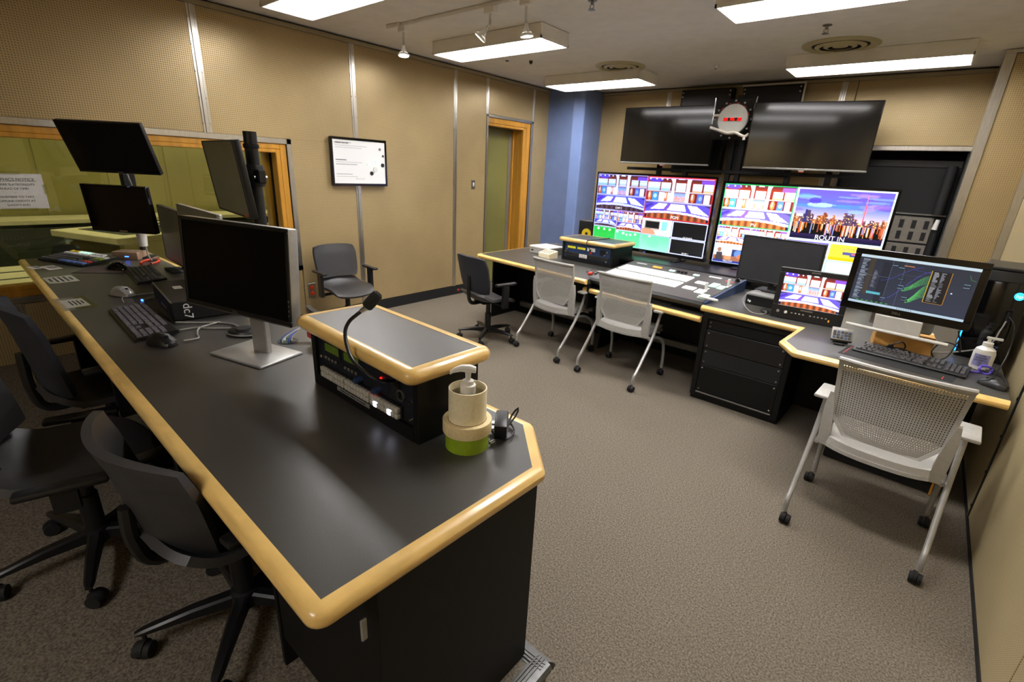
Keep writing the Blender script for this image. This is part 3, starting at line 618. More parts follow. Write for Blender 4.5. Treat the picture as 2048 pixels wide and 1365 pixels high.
G().bx(-.262, -.248, -.23, -.20, .50, .52, .003).put('red_tag', 'red', dc)
task_chair('black plastic task chair tucked under the near desk, nearest the camera', (-1.53, .44, .18), math.radians(6), 'shell', .66, .185, .285, base_rot=.5, taper=.34, wrap=.085, arm_z=.60, arm_y=-.03, arm_x=.30)
task_chair('black plastic task chair with empty polished seat beside the near desk', (-2.27, .17, .18), math.radians(-15), 'shell', .72, .17, .23, base_rot=math.radians(-1), arm_z=.50)
task_chair('charcoal fabric-backed task chair at the left picture edge', (-2.92, .40, .18), math.radians(3), 'fabric', .73, .21, .25, base_rot=.2)
task_chair('dark task chair mostly hidden behind the near desk, by the red plug', (-2.62, 1.66, 0), math.radians(0), 'shell', .745, .17, .23, base_rot=.9)
def mesh_chair(label, loc, rz):
    t = thing('mesh_back_chair', label, 'chair', loc, rz, 'grey mesh-back nesting chairs')
    # perforated back: cells inside the shield outline, each with its own hole
    def hw(z): return .262-.03*(.93-z)/.40 if z > .62 else .239-(.62-z)*.75
    def P(x, z): return Vector((x, -.105-.035*((z-.70)/.23)**2*(1 if z > .7 else -.4)+.42*x*x, z))
    g = G(); nx, nz = 40, 32; z0, z1 = .525, .905; V = {}
    for j in range(nz+1):
        z = z0+(z1-z0)*j/nz; w = hw(z)-.018
        for i in range(nx+1): V[i, j] = g.bm.verts.new(P(-w+2*w*i/nx, z))
    fs = [g.bm.faces.new((V[i, j], V[i+1, j], V[i+1, j+1], V[i, j+1])) for j in range(nz) for i in range(nx)]
    g.bm.normal_update(); bmesh.ops.inset_individual(g.bm, faces=fs, thickness=.0034, use_even_offset=True); bmesh.ops.delete(g.bm, geom=fs, context='FACES_ONLY')
    g.put('backrest', 'grey', t)
    # solid rim round it
    zs = [.93-.41*k/16 for k in range(17)]; out = [(-hw(z), z) for z in zs]+[(hw(z), z) for z in zs[::-1]]
    def ring(x, z, s):
        c = Vector((0, .73)); d = Vector((x, z))-c; p = c+d*s; return P(p.x, p.y)
    g = G(); n = len(out); L = []
    for x, z in out:
        inx, inz = x*(hw(z)-.020)/hw(z), min(max(z, .527), .903)
        inx = math.copysign(hw(inz)-.020, x); a, b = P(x, z), P(inx, inz); o_ = Vector((0, .010, 0)); L.append([g.bm.verts.new(q) for q in (a-o_, b-o_*.4, b+o_*.4, a+o_)])
    for k in range(n):
        A_, B_ = L[k], L[(k+1) % n]
        for q in range(4): g.bm.faces.new((A_[q], A_[(q+1) % 4], B_[(q+1) % 4], B_[q]))
    g.tube([P(-.262, .93)]+[P(-.262+.524*k/12, .93) for k in range(1, 13)], .012, 8).put('back_frame', 'grey', t)
    for s in (-1, 1):
        G().loft([[P(s*x, z)+Vector((0, y, 0)) for x, y in ((a, -.016), (b, -.016), (b, .016), (a, .016))] for z, a, b in ((.74, .245, .262), (.66, .228, .272), (.52, .212, .268), (.43, .215, .262))]).put('back_upright', 'grey', t)
    def sf(u, v):
        x, y = se(u, v, .10); return Vector((x*.232, .115+y*.235, .482+.012*u*u-(.04*((v-.5)/.5)**2 if v > .5 else 0)))
    G().slab(sf, 16, 16, .035).put('seat', 'greyseat', t)
    def uf(u, v):
        x, y = se(u, v, .10); return Vector((x*.238, .115+y*.24, .446+.012*u*u-(.04*((v-.5)/.5)**2 if v > .5 else 0)))
    G().slab(uf, 12, 12, .02).put('seat_shell', 'grey', t)
    G().tube([(-.27, -.03, .425), (.27, -.03, .425)], .012, 8).tube([(-.25, .2, .425), (.25, .2, .425)], .011, 8).put('cross_bar', 'silver', t)
    for s in (-1, 1):
        for front in (0, 1):
            if front: pts = smooth_path([(s*.268, -.04, .42), (s*.272, .12, .40), (s*.276, .235, .33), (s*.277, .278, .20), (s*.277, .282, .07)], 5)
            else: pts = smooth_path([(s*.292, .075, .655), (s*.292, -.02, .44), (s*.292, -.20, .20), (s*.292, -.262, .13), (s*.292, -.270, .065)], 5)
            lg = G().tube(pts, .0135, 10).put('leg', 'silver', t); y = pts[-1].y; g = G()
            for q in (-1, 1): g.cyl((s*.284+q*.006-(.006 if front else -.006), y-.012, .028), (s*.284+q*.024-(.006 if front else -.006), y-.012, .028), .028, .025, 16)
            g.cyl((s*.284-.008, y-.012, .034), (s*.284+.008, y-.012, .034), .028, None, 14); g.put('caster', 'blackm', lg)
        G().box((s*.300, .09, .668), (.085, .22, .020), Matrix.Rotation(0, 3, 'Z'), .008, 2).put('armrest', 'grey', t)
    return t
mc = mesh_chair('large grey mesh-back chair at the right wing of the far desk', (.08, 2.945, 0), math.radians(-3.3))
dup(mc, (-2.71, 3.985, 0), math.radians(-6.3), 'grey mesh-back chair beside the dark task chair at far desk')
dup(mc, (-1.895, 3.90, 0), math.radians(-3.0), 'grey mesh-back chair in front of the lit switcher')
# ================================================================ screens and electronics
def studio_pic(w, h, tint=(1, 1, 1), boost=1.0, wood=True):
    c = Cv(w, h, (120, 34, 24)); W = (250, 250, 252)
    c.grad(0, 0, 1, .13, (70, 26, 40), (140, 44, 20)); c.rect(0, 0, .22, .07, (96, 56, 190)); c.rect(.82, .03, 1, .12, (120, 70, 190)); c.ell(.12, .05, .12, .05, (84, 58, 196))
    for x in (.03, .13, .22, .30): c.ell(x, .03, .012, .018, W)
    for x0, x1 in ((0, .2), (.22, .37), (.45, .60), (.70, .84), (.86, 1)):
        c.rect(x0, .12, x1, .31, (236, 242, 248)); c.grad(x0, .22, x1, .31, (214, 230, 240), (120, 176, 214) if x1 < .4 else (220, 206, 190))
        for k in range(3): c.rect(x0, .16+.05*k, x1, .167+.05*k, (150, 170, 190))
    c.rect(.86, .27, 1, .31, (224, 180, 120)); c.rect(.70, .28, .84, .31, (206, 150, 84)); c.rect(0, .31, 1, .345, (164, 142, 140)); c.rect(0, .315, 1, .325, (226, 214, 214))
    c.rect(0, .345, 1, .56, (110, 30, 34))
    for x in (.05, .315, .72): c.ell(x, .45, .032, .11, (206, 112, 60)); c.ell(x-.008, .43, .014, .07, (250, 214, 180))
    for x0, x1, k in ((.085, .19, (64, 140, 204)), (.20, .285, W), (.335, .39, W), (.79, .87, (76, 112, 226)), (.885, .97, W)): c.rect(x0, .35, x1, .56, k)
    c.ell(.137, .45, .03, .05, (160, 204, 240)); c.ell(.83, .45, .025, .05, (140, 170, 250))
    c.grad(.42, .35, .62, .55, (110, 150, 226), (250, 206, 190)); c.rect(.42, .46, .62, .48, (236, 180, 160))
    for x in np.linspace(.43, .61, 14): c.rect(x, .45+.03*math.sin(x*90), x+.007, .54, (206, 120, 96))
    for x0, x1 in ((.385, .43), (.615, .66)): c.rect(x0, 0, x1, .58, W)
    c.poly([(.36, 0), (.385, 0), (.43, .14), (.40, .16)], W); c.poly([(.68, 0), (.66, 0), (.615, .14), (.64, .16)], W); c.poly([(.55, 0), (.49, 0), (.47, .03), (.57, .03)], W)
    c.grad(0, .56, 1, .61, (196, 190, 206), (150, 140, 180)); c.grad(0, .60, 1, .9, (58, 52, 92), (92, 72, 196))
    c.poly([(0, .66), (.16, .61), (.9, .61), (1, .68), (1, .9), (0, .9)], (92, 76, 206))
    for q in (([(.22, .63), (.37, .63), (.30, .76), (.08, .78)]), ([(.41, .63), (.62, .63), (.66, .78), (.36, .78)]), ([(.66, .63), (.80, .64), (1.0, .84), (.74, .80)])): c.poly(q, (252, 252, 255)); 
    c.poly([(0, .70), (.10, .64), (.14, .66), (.0, .80)], (64, 44, 150)); c.poly([(.36, .63), (.40, .63), (.34, .80), (.28, .80)], (116, 76, 176))
    yy = .80+.17*(c.X-.45)**2*1.5; m = (c.Y > yy) & (c.Y < yy+.06); c.a[m] = np.array((226, 216, 228))/255.
    m = (c.Y >= yy+.06); c.a[m] = (np.array((188, 96, 52)) if wood else np.array((96, 60, 60)))/255.*(.75+.25*np.sin(c.X[m]*60)[:, None])
    c.a[(c.Y >= yy+.06) & (np.abs(c.X-.5) > .46)] = (.1, .08, .2)
    c.a = np.clip(c.a*np.array(tint)*boost, 0, 1); return c
def skyline_pic(w, h):
    c = Cv(w, h); c.grad(0, 0, 1, .35, (104, 84, 190), (92, 112, 206)); c.grad(0, .35, 1, .64, (116, 130, 214), (236, 206, 226))
    r = np.random.default_rng(3)
    for k in range(26): x, y = r.uniform(0, 1), r.uniform(.05, .42); c.ell(x, y, r.uniform(.06, .2), r.uniform(.015, .05), ((150, 206, 236), (110, 70, 180), (196, 150, 220), (70, 150, 214))[k % 4], .40)
    c.ell(.26, .30, .14, .05, (206, 236, 246), .6); c.ell(.20, .22, .07, .06, (70, 50, 190), .7); c.rect(0, .5, .22, .64, (240, 238, 246), .6)
    x = 0
    while x < 1:
        wd_ = r.uniform(.02, .05); hh = r.uniform(.06, .22)*(1.15 if x < .62 else .7); col = ((120, 62, 40), (70, 50, 80), (170, 96, 50), (90, 66, 90))[r.integers(4)]; c.rect(x, .66-hh, x+wd_, .68, col)
        for _ in range(7): a, b = r.uniform(x, x+wd_), r.uniform(.66-hh, .66); c.rect(a, b, a+.008, b+.015, ((255, 196, 110), (255, 236, 200), (240, 130, 60))[r.integers(3)])
        x += wd_*.9
    c.rect(.12, .40, .145, .66, (40, 44, 110)); c.poly([(.745, .20), (.757, .20), (.757, .62), (.745, .62)], (236, 92, 110)); c.ell(.751, .40, .020, .022, (250, 120, 120)); c.poly([(.748, .08), (.752, .08), (.757, .25), (.745, .25)], (236, 130, 170))
    for k in range(90):
        x = r.uniform(0, 1); c.rect(x, .66, x+r.uniform(.006, .018), r.uniform(.74, .90), ((255, 140, 40), (255, 220, 180), (230, 90, 30), (150, 160, 240), (255, 250, 240), (200, 90, 60))[r.integers(6)], .8)
    c.grad(0, .89, 1, 1, (40, 24, 70), (10, 8, 40)); return c
def green_pic(w, h, g0, g1, dots):
    c = Cv(w, h); c.grad(0, 0, 1, 1, g0, g1)
    for x, y in dots: c.ell(x, y, .045, .07, (250, 255, 252))
    c.ell(.45, .5, .22, .3, g0, .35); return c
def room_pic(w, h):
    c = Cv(w, h, (226, 226, 232)); c.rect(.08, .12, .6, .62, (120, 110, 104)); c.rect(.11, .16, .57, .56, (14, 16, 18)); c.rect(.68, .1, .86, .72, (124, 196, 206)); c.poly([(0, .62), (.6, .66), (1, 1), (0, 1)], (190, 140, 112)); c.poly([(.4, .7), (1, .66), (1, 1), (.55, 1)], (246, 244, 242)); return c
def person_pic(w, h):
    c = Cv(w, h, (242, 240, 246)); c.rect(.0, .62, 1, 1, (150, 96, 70)); c.ell(.17, .30, .07, .13, (150, 110, 90)); c.poly([(.06, .9), (.08, .45), (.26, .42), (.34, .9)], (62, 54, 60)); c.rect(.58, .22, .97, .62, (40, 56, 110)); c.ell(.78, .45, .13, .2, (96, 130, 196)); c.ell(.47, .72, .12, .12, (206, 140, 100)); c.ell(.85, .62, .1, .12, (230, 110, 60)); c.rect(.0, .88, 1, 1, (40, 50, 130)); return c
def tile(cv, o, x0, y0, x1, y1, edge=(214, 224, 255), b=.006):
    cv.rect(x0, y0, x1, y1, edge); cv.paste(o, x0+b*.6, y0+b, x1-b*.6, y1-b)
BL = lambda w, h: Cv(w, h, (6, 6, 10))
mv1 = Cv(320, 180, (20, 24, 60)); sp = studio_pic(160, 100, (.95, .95, 1.05)); dim = studio_pic(160, 100, (.80, .86, 1.18), 1.0, False)
tile(mv1, dim, 0, 0, .462, .5, (180, 176, 250)); tile(mv1, sp, .465, 0, 1, .555, (196, 40, 36), .011); mv1.rect(.478, .012, .99, .022, (190, 150, 220))
tile(mv1, dim, 0, .505, .225, .75); tile(mv1, sp, .228, .505, .462, .77, (206, 110, 130))
tile(mv1, room_pic(80, 60), .465, .56, .72, .785); tile(mv1, BL(8, 8), .723, .56, 1, .785, (206, 214, 255), .012)
tile(mv1, green_pic(80, 60, (24, 168, 56), (40, 176, 84), ((.22, .12), (.48, .13), (.74, .14))), 0, .755, .225, 1, (170, 226, 226)); tile(mv1, green_pic(80, 60, (70, 196, 124), (96, 206, 150), ((.05, .1), (.3, .16), (.45, .24), (.6, .22), (.8, .14))), .228, .775, .462, 1, (170, 226, 226))
tile(mv1, green_pic(80, 60, (96, 208, 152), (140, 224, 186), ((.3, .06),)), .465, .79, .72, 1, (170, 226, 226)); tile(mv1, BL(8, 8), .723, .79, 1, 1, (206, 214, 255), .012)
mv2 = Cv(320, 180, (190, 222, 226)); hot = studio_pic(160, 100, (1.1, 1.15, 1.12), 1.25); sk = skyline_pic(220, 130)
tile(mv2, hot, 0, 0, .462, .52, (30, 176, 90), .010); tile(mv2, sk, .466, .0, 1, .60, (214, 232, 240), .016)
tile(mv2, hot, 0, .525, .225, .755, (206, 226, 240)); tile(mv2, hot, .228, .525, .462, .755, (206, 226, 240)); tile(mv2, sk, .466, .605, .72, .80, (206, 226, 240)); 
yl = Cv(80, 60, (250, 206, 60)); yl.rect(.28, .42, .68, .62, (74, 84, 140)); yl.rect(.42, .62, .56, .70, (74, 84, 140)); yl.rect(.46, .48, .62, .56, (220, 96, 120)); yl.grad(0, .8, 1, 1, (244, 186, 20), (240, 176, 10)); tile(mv2, yl, .725, .605, 1, .80, (236, 240, 236))
tile(mv2, person_pic(90, 60), 0, .76, .225, 1, (190, 206, 255)); tile(mv2, hot, .228, .76, .462, 1); tile(mv2, Cv(8, 8, (206, 232, 226)), .466, .805, .72, 1, (120, 150, 190), .004); tile(mv2, Cv(8, 8, (206, 232, 226)), .725, .805, 1, 1, (120, 150, 190), .004)

def panel_screen(t, W, H, z, tilt, bez, chin, depth, body, scr, rim=None, y0=0.0, rnd=.006, img=None, imgm='pict'):
    """flat panel: casing, front rim, sheet of glass and, when it is on, the lit picture"""
    mx = upright(0, y0, z, 0, tilt)
    G().bx(-W/2, W/2, -H/2, H/2, -depth, 0, rnd, 2).bx(-W*.3, W*.3, -H*.32, H*.32, -depth-.02, -depth+.005, .01).put('casing', body, t, mx=mx)
    sx, sy0, sy1 = W/2-bez, -H/2+chin, H/2-bez
    if rim:
        g = G(); g.bx(-W/2, W/2, -H/2, sy0, -.004, .004, .002); g.bx(-W/2, W/2, sy1, H/2, -.004, .004, .002); g.bx(-W/2, -sx, sy0, sy1, -.004, .004, .002); g.bx(sx, W/2, sy0, sy1, -.004, .004, .002); g.put('front_rim', rim, t, mx=mx)
    s = G().bx(-sx, sx, sy0, sy1, -.003, .0012, .0005).put('screen', scr, t, mx=mx)
    if img is not None:
        picture(img, 2*sx, sy1-sy0, imgm, s, Matrix.Translation((0, (sy0+sy1)/2, .0018)))
    return mx, s, (sx, sy0, sy1)
# ---- lit multiview televisions
for nm, loc, z, yaw_, cv, words_, lab in (('1', (-2.456, 5.253, .90), 1.358, -4.5, mv1, (('PGM', .73, .52, .045), ('CAM 1', .23, .465, .03), ('CG BLACK', .86, .765, .022), ('SKYPE 1', .86, .975, .022), ('CAM 3', .60, .765, .02)), 'lit television showing camera tiles above four green and black tiles'),
                              ('2', (-.997, 5.403, .90), 1.326, 3.2, mv2, (('PV', .235, .49, .05), ('ROUT IN', .71, .555, .06), ('YELLOW', .11, .975, .025), ("LET'S TALK", .84, .66, .024)), 'lit television showing a city skyline tile, right of its twin')):
    t = thing('television', lab, 'television', loc, math.radians(yaw_), 'multiview televisions on the far desk')
    mx, s, (sx, a, b) = panel_screen(t, 1.46, .85, z-loc[2], 0, .022, .036, .06, 'black', 'screenm', 'gloss', img=cv)
    for tx, u, v, hgt in words_: letters(tx, hgt, 'outline' if tx[0] != 'L' else 'purple', s, Matrix.Translation((-sx+u*2*sx, b-v*(b-a), .004)))
    for x in (-.45, .45): G().bx(x-.03, x+.03, -.14, .12, 0, .012, .003).bx(x-.015, x+.015, .0, .03, .0, z-loc[2]-.42, .003).put('foot', 'black', t)
    lg = G().bx(-.04, .04, -.417, -.402, .004, .006).put('badge', 'steel', t, mx=mx)
    G().bx(.02, .026, -.424, -.419, .002, .006).put('power_light_or_glint', 'ledB', t, mx=mx)
t = thing('equipment_shelf', 'long black equipment bar under the two lit televisions', 'shelf', (-1.6, 5.2, ZD)); 
G().bx(-1.2, 1.3, -.33, .5, 0, .100, .01, 2).put('body', 'black', t); G().bx(-1.19, 1.29, -.345, -.325, .025, .08, .006, 2).put('front_lip', 'gloss', t)
for x, tx in ((-.72, 'MULTIVIEW'), (-.02, 'ABM MULTI'), (.82, 'CONTROL 10')): letters(tx, .03, 'inkw', t, upright(x, -.347, .054))
# ---- dark televisions over them
for loc, z, yaw_, tilt, lab in (((-2.996, 6.636, 1.9), 2.277, 2.4, .4, 'dark wall television left of the studio clock'), ((-1.30, 6.62, 1.9), 2.262, 11, .4, 'dark wall television right of the studio clock')):
    t = thing('wall_television', lab, 'television', loc, math.radians(yaw_), 'dark televisions hung high on the back wall')
    mx, s, (sx, a, b) = panel_screen(t, 1.24, .715, z-1.9, math.radians(tilt), .008, .024, .05, 'black', 'screent', 'gloss')
    G().bx(-.62, .62, -.3575, -.337, .001, .008, .003).put('lower_trim', 'steel', t, mx=mx); G().bx(-.03, .03, -.368, -.356, -.004, .006, .002).put('badge', 'silver', t, mx=mx); G().bx(-.022, .022, -.374, -.367, -.004, .004).put('standby_light', 'red', t, mx=mx)
    G().bx(-.25, .25, -.15, .15, -.12, -.065, .01).put('wall_bracket', 'blackm', t, mx=mx)
# mounting frame behind the televisions
t = thing('mounting_frame', 'black steel frame carrying the televisions on the back wall', 'frame', (-2.0, 6.85, 0))
for x in (-1.12, -.74, -.18, -.06, .52, .95): G().bx(x-.03, x+.03, -.03, .03, .0, 2.75 if abs(x+.12) < .2 else 2.3, .003).put('post', 'blackm', t)
for z in (1.86, 2.3): G().bx(-1.6, 1.2, -.045, -.028, z-.02, z+.02, .003).put('rail', 'blackm', t)
for x0, x1, lab in ((-3.09, -2.40, 'left of two black bolted panels high behind the televisions'), (-2.28, -1.58, 'right of two black bolted panels high behind the televisions, with silver frame')):
    t = thing('wall_speaker_panel', lab, 'panel', ((x0+x1)/2, 7.22, 1.83), 0, 'black panels behind the televisions'); w_ = (x1-x0)/2
    G().bx(-w_, w_, -.05, .07, 0, 1.07, .006).put('casing', 'blackm', t); 
    for z0, z1 in ((.02, .36), (.38, .70), (.72, 1.05)): G().bx(-w_+.02, w_-.02, -.062, -.048, z0, z1, .005).put('grille', 'black', t)
    if x0 > -2.4: g = G().bx(-w_-.012, w_+.012, -.06, -.02, 1.065, 1.085, .002); g.bx(w_, w_+.02, -.06, -.02, 0, 1.085, .002).put('frame_edge', 'alu', t)
    for x in (-w_+.03, w_-.03):
        for z in (.98, 1.03, .05): G().lathe([(.012, 0), (.010, .010), (0, .012)], n=10, mx=Matrix.Rotation(PI/2, 4, 'X')).xf(Matrix.Translation((x, -.062, z))).put('bolt', 'chrome', t)
# ---- studio clock
t = thing('studio_clock', 'round white studio clock with red figures on black plate between the dark televisions', 'clock', (-2.14, 6.56, 2.45), math.radians(4))
G().bx(-.225, .225, -.01, .02, -.225, .225, .004).put('back_plate', 'gloss', t)
G().lathe([(.185, 0), (.185, .014), (.178, .020), (.17, .014), (.17, 0)], n=48, mx=Matrix.Rotation(PI/2, 4, 'X')).xf(Matrix.Translation((0, -.010, 0))).put('rim', 'black', t)
G().lathe([(.17, 0), (.17, .014), (.165, .018), (0, .018)], n=48, mx=Matrix.Rotation(PI/2, 4, 'X')).xf(Matrix.Translation((0, -.010, 0))).put('dial', 'dial', t)
for k in range(12):
    a = k*PI/6; G().lathe([(.012, 0), (.010, .012), (0, .014)], n=10, mx=Matrix.Rotation(PI/2, 4, 'X')).xf(Matrix.Translation((math.sin(a)*.205, -.01, math.cos(a)*.205))).put('marker', 'silver', t)
    if k in (0, 1, 2, 10, 11, 9, 7): G().box((math.sin(a+.2)*.178, -.031, math.cos(a+.2)*.178), (.03, .006, .008), Matrix.Rotation(a+.2, 3, 'Y')).put('second_mark', 'red', t)
dp = G().bx(-.105, .105, -.034, -.026, -.018, .018, .003).put('display', 'blackm', t)
for k in range(8):
    if k in (2, 5): continue
    x = -.092+.0263*k; g = G(); seg = ((0, 1, 1, 1, 1, 1, 1), (1, 1, 1, 1, 0, 1, 1), (0, 0, 0, 0, 0, 0, 0), (1, 1, 1, 0, 1, 1, 1), (1, 0, 1, 1, 0, 1, 1), (0, 0, 0, 0, 0, 0, 0), (1, 1, 0, 1, 1, 0, 1), (1, 1, 1, 1, 1, 1, 0))[k]
    for on, (cx, cz, hz) in zip(seg, ((0, .014, 0), (.008, .007, 1), (.008, -.007, 1), (0, -.014, 0), (-.008, -.007, 1), (-.008, .007, 1), (0, 0, 0))):
        if on: g.box((x+cx, -.035, cz), (.004, .002, .012) if hz else (.013, .002, .004))
    g.put('digit', 'ledR', dp)
g = G().tube(smooth_path([(-.24, -.04, -.09), (-.14, -.05, -.12), (-.03, -.055, -.155), (.06, -.05, -.15), (.17, -.05, -.19), (.22, -.05, -.165)], 8), .016, 10); g.tube([(.17, -.05, -.19), (.175, -.05, -.23)], .016, 10); g.put('white_tube', 'cloth', t); G().tube([(-.22, -.035, .045), (-.15, -.03, .045)], .014, 10).put('white_tube', 'cloth', t)
for x in (-.232, .232): G().tube([(x, -.02, .24), (x-.012 if x > 0 else x, -.02, -.05)], .006, 8).put('side_rod', 'chrome', t)
# ---- equipment in the niche
t = thing('niche_blind', 'black pull-down panel in the dark recess behind the right television', 'panel', (-.46, YB+.2, 1.5)); G().bx(-.55, .555, -.01, .01, 0, .5, .003).put('sheet', 'blackm', t); G().bx(-.55, .555, -.02, .02, .50, .58, .006).put('head_box', 'black', t); G().bx(-.55, .555, -.02, .012, -.02, .0, .004).put('bottom_bar', 'steel', t); G().cyl((.47, -.1, .0), (.47, -.1, .52), .05, None, 16).put('side_tube', 'blackm', t)
t = thing('vented_rack', 'grey slotted rack panels in the dark recess behind the touchscreen', 'rack', (-.21, YB+.16, 0)); G().bx(-.28, .30, .0, .3, 0, 1.47, .004).put('casing', 'blackm', t)
for z0 in (.55, .86, 1.17):
    p = G().bx(-.26, .21, -.012, .0, z0, z0+.29, .004).put('vent_panel', 'greyrack', t)
    for cx in (-.19, -.075, .04, .155):
        for z1 in (z0+.03, z0+.16): G().bx(cx-.022, cx+.022, -.0135, -.011, z1, z1+.095).put('louvre_block', 'blackm', p)
G().cyl((.255, -.03, .5), (.255, -.03, 1.38), .03, None, 14).put('corner_post', 'blackm', t); G().cyl((.235, -.06, 1.34), (.245, -.06, 1.45), .028, .02, 14).put('white_cap', 'white', t)
# ---- monitors of the near desk
def monitor(name, label, loc, yaw_, z, W, H, tilt, bez, chin, depth, body, scr, rim, y0=0, group='dark monitors on the near desk'):
    t = thing(name, label, 'monitor', loc, math.radians(yaw_), group)
    mx, s, d = panel_screen(t, W, H, z-loc[2], math.radians(tilt), bez, chin, depth, body, scr, rim, y0); return t, mx, s, d
t, mx, s, d_ = monitor('computer_monitor', 'large silver-framed dark monitor on a square silver foot, nearest on the near desk', (-2.04, .79, ZN), 14.6, 1.335, .615, .362, -4, .014, .022, .045, 'silver', 'screenm', 'black', -.06)
G().bx(-.165, .145, -.105, .105, 0, .010, .008, 3).put('foot', 'silver', t); G().bx(-.045, .045, .01, .035, .008, .30, .004).put('neck', 'silver', t)
G().bx(-.303, .303, -.178, -.175, .003, .006).put('chin_line', 'steel', t, mx=mx); letters('DELL', .014, 'steel', t, mx @ Matrix.Translation((0, -.169, .005)))
for k in range(4): G().bx(.299, .303, -.14+.018*k, -.132+.018*k, .003, .006).put('menu_key', 'steel', t, mx=mx)
t, mx, s, d_ = monitor('computer_monitor', 'upper dark monitor tilted down on the left desk pole', (-4.47, .935, ZN), 40, 1.76, .58, .352, 21, .012, .016, .03, 'black', 'gloss', 'black'); G().bx(-.02, .02, -.171, -.164, .003, .006).put('badge', 'steel', t, mx=mx)
t, mx, s, d_ = monitor('computer_monitor', 'smaller lower dark monitor on the left desk pole', (-4.46, .912, ZN), 34, 1.352, .50, .331, 4, .014, .030, .04, 'gloss', 'gloss', 'gloss'); G().bx(-.03, .03, -.158, -.150, .003, .007).put('badge', 'tan', t, mx=mx); G().bx(.12, .14, .157, .165, .002, .006).put('sticker', 'bluec', t, mx=mx)
t = thing('monitor_pole', 'black pole with arms holding two stacked monitors before the window', 'monitor stand', (-4.68, 1.06, ZN)); G().cyl((0, 0, 0), (0, 0, .86), .02, None, 14).put('pole', 'blackm', t); G().lathe([(.08, 0), (.08, .012), (.03, .02), (.024, .05)], n=20).put('clamp_base', 'blackm', t)
for z in (.80, .39): G().tube([(0, 0, z), (.10, -.05, z), (.165, -.09, z)], .018, 8).put('arm', 'blackm', t); 
G().bx(-.03, .05, -.05, .03, .52, .63, .006).put('joint_block', 'blackm', t); G().lathe([(.028, .10), (.032, .15), (.036, .21), (.038, .215), (.034, .216)], n=18).xf(Matrix.Translation((.075, -.01, 0))).put('cable_cup', 'white', t); G().tube(smooth_path([(.05, -.03, .7), (.09, -.02, .6), (.06, .0, .5), (.07, 0, .25), (.1, .0, .05), (.22, -.01, .01)], 6), .006, 8).put('cable', 'cable', t)
t, mx, s, d_ = monitor('computer_monitor', 'grey-sheened dark monitor on the tall pole, above the silver-framed one', (-2.595, .962, ZN), -7.5, 1.651, .555, .33, 6.4, .006, .008, .032, 'black', mat('painted_sheen_screen', (128, 124, 110), .42, .55, .03, 10), 'black'); G().bx(.20, .235, -.160, -.150, .002, .004).put('power_light_or_glint', 'orange', t, mx=mx)  # grey screen colour paints in reflected haze; orange bar is a painted reflection
t = thing('monitor_pole', 'tall black monitor pole with clamp rising behind the silver-framed monitor', 'monitor stand', (-2.60, 1.10, ZN)); G().cyl((0, 0, 0), (0, 0, .905), .030, None, 18).put('pole', 'black', t); G().lathe([(.034, .33), (.034, .345), (.03, .35)], n=18, cap=False).lathe([(.033, .36), (.033, .375), (.03, .38)], n=18, cap=False).lathe([(.034, .83), (.036, .84), (.034, .85)], n=18, cap=False).put('ring', 'blackm', t)
g = G().lathe([(.042, .655), (.044, .665), (.044, .745), (.042, .755)], n=20); g.bx(.03, .085, -.02, .02, .67, .735, .006); g.bx(-.02, .02, -.12, -.03, .67, .73, .006); g.put('clamp', 'black', t); G().cyl((.06, -.03, .70), (.06, .03, .70), .009, None, 10).put('bolt', 'chrome', t); G().lathe([(.07, 0), (.07, .012), (.035, .02), (.035, .06)], n=20).put('clamp_base', 'black', t); G().tube(smooth_path([(-.02, -.06, .52), (-.03, -.04, .40), (-.01, 0, .2), (.02, -.03, .02)], 6), .005, 8).put('cable', 'cableb', t)
t, mx, s, d_ = monitor('computer_monitor', 'grey-sheened wide monitor half hidden behind the silver-framed monitor', (-3.31, 1.03, ZN), -3, 1.235, .76, .43, -2, .006, .010, .028, 'silver', bpy.data.materials['painted_sheen_screen'], 'steel'); G().lathe([(.14, 0), (.14, .012), (.04, .02)], n=24).put('foot', 'blackm', t); G().bx(-.03, .03, .03, .055, .01, .3, .004).put('neck', 'blackm', t)
t, mx, s, d_ = monitor('computer_monitor', 'black-edged grey-sheened monitor behind the red pliers', (-4.01, 1.085, ZN), -4, 1.205, .55, .385, 0, .006, .012, .03, 'black', bpy.data.materials['painted_sheen_screen'], 'black'); G().bx(-.10, .10, -.06, .04, 0, .012, .004).put('foot', 'blackm', t); G().bx(-.03, .03, .032, .05, .01, .25, .004).put('neck', 'blackm', t)
# ---- monitors of the far desk
t = thing('reference_monitor', 'small broadcast monitor showing the bright studio set', 'monitor', (-.542, 4.021, ZD), math.radians(3.5), s=.96)
mx, s, d_ = panel_screen(t, .475, .385, .198, math.radians(-5), .038, .098, .07, 'black', 'screenm', 'black', img=studio_pic(240, 140, (1, 1, 1.03), 1.05), rnd=.01)
G().bx(-.19, .19, -.02, .12, 0, .012, .004).put('foot', 'blackm', t)
for k in range(9): G().bx(-.10+.026*k-(.0 if k < 4 else -.02), -.086+.026*k-(.0 if k < 4 else -.02), -.150, -.140, .003, .008, .002).put('key', 'greyrack', t, mx=mx)
for x, m_ in ((-.19, 'silver'), (-.135, 'white')): G().lathe([(.011, 0), (.010, .012), (0, .013)], n=14).xf(Matrix.Translation((x, -.145, .004))).put('knob', m_, t, mx=mx)
G().bx(-.04, .04, -.118, -.108, .003, .006).put('badge', 'steel', t, mx=mx); G().bx(.15, .158, -.165, -.150, .003, .007).put('power_light_or_glint', 'ledO', t, mx=mx); G().bx(-.03, .03, .172, .180, .003, .005).put('badge', 'steel', t, mx=mx)
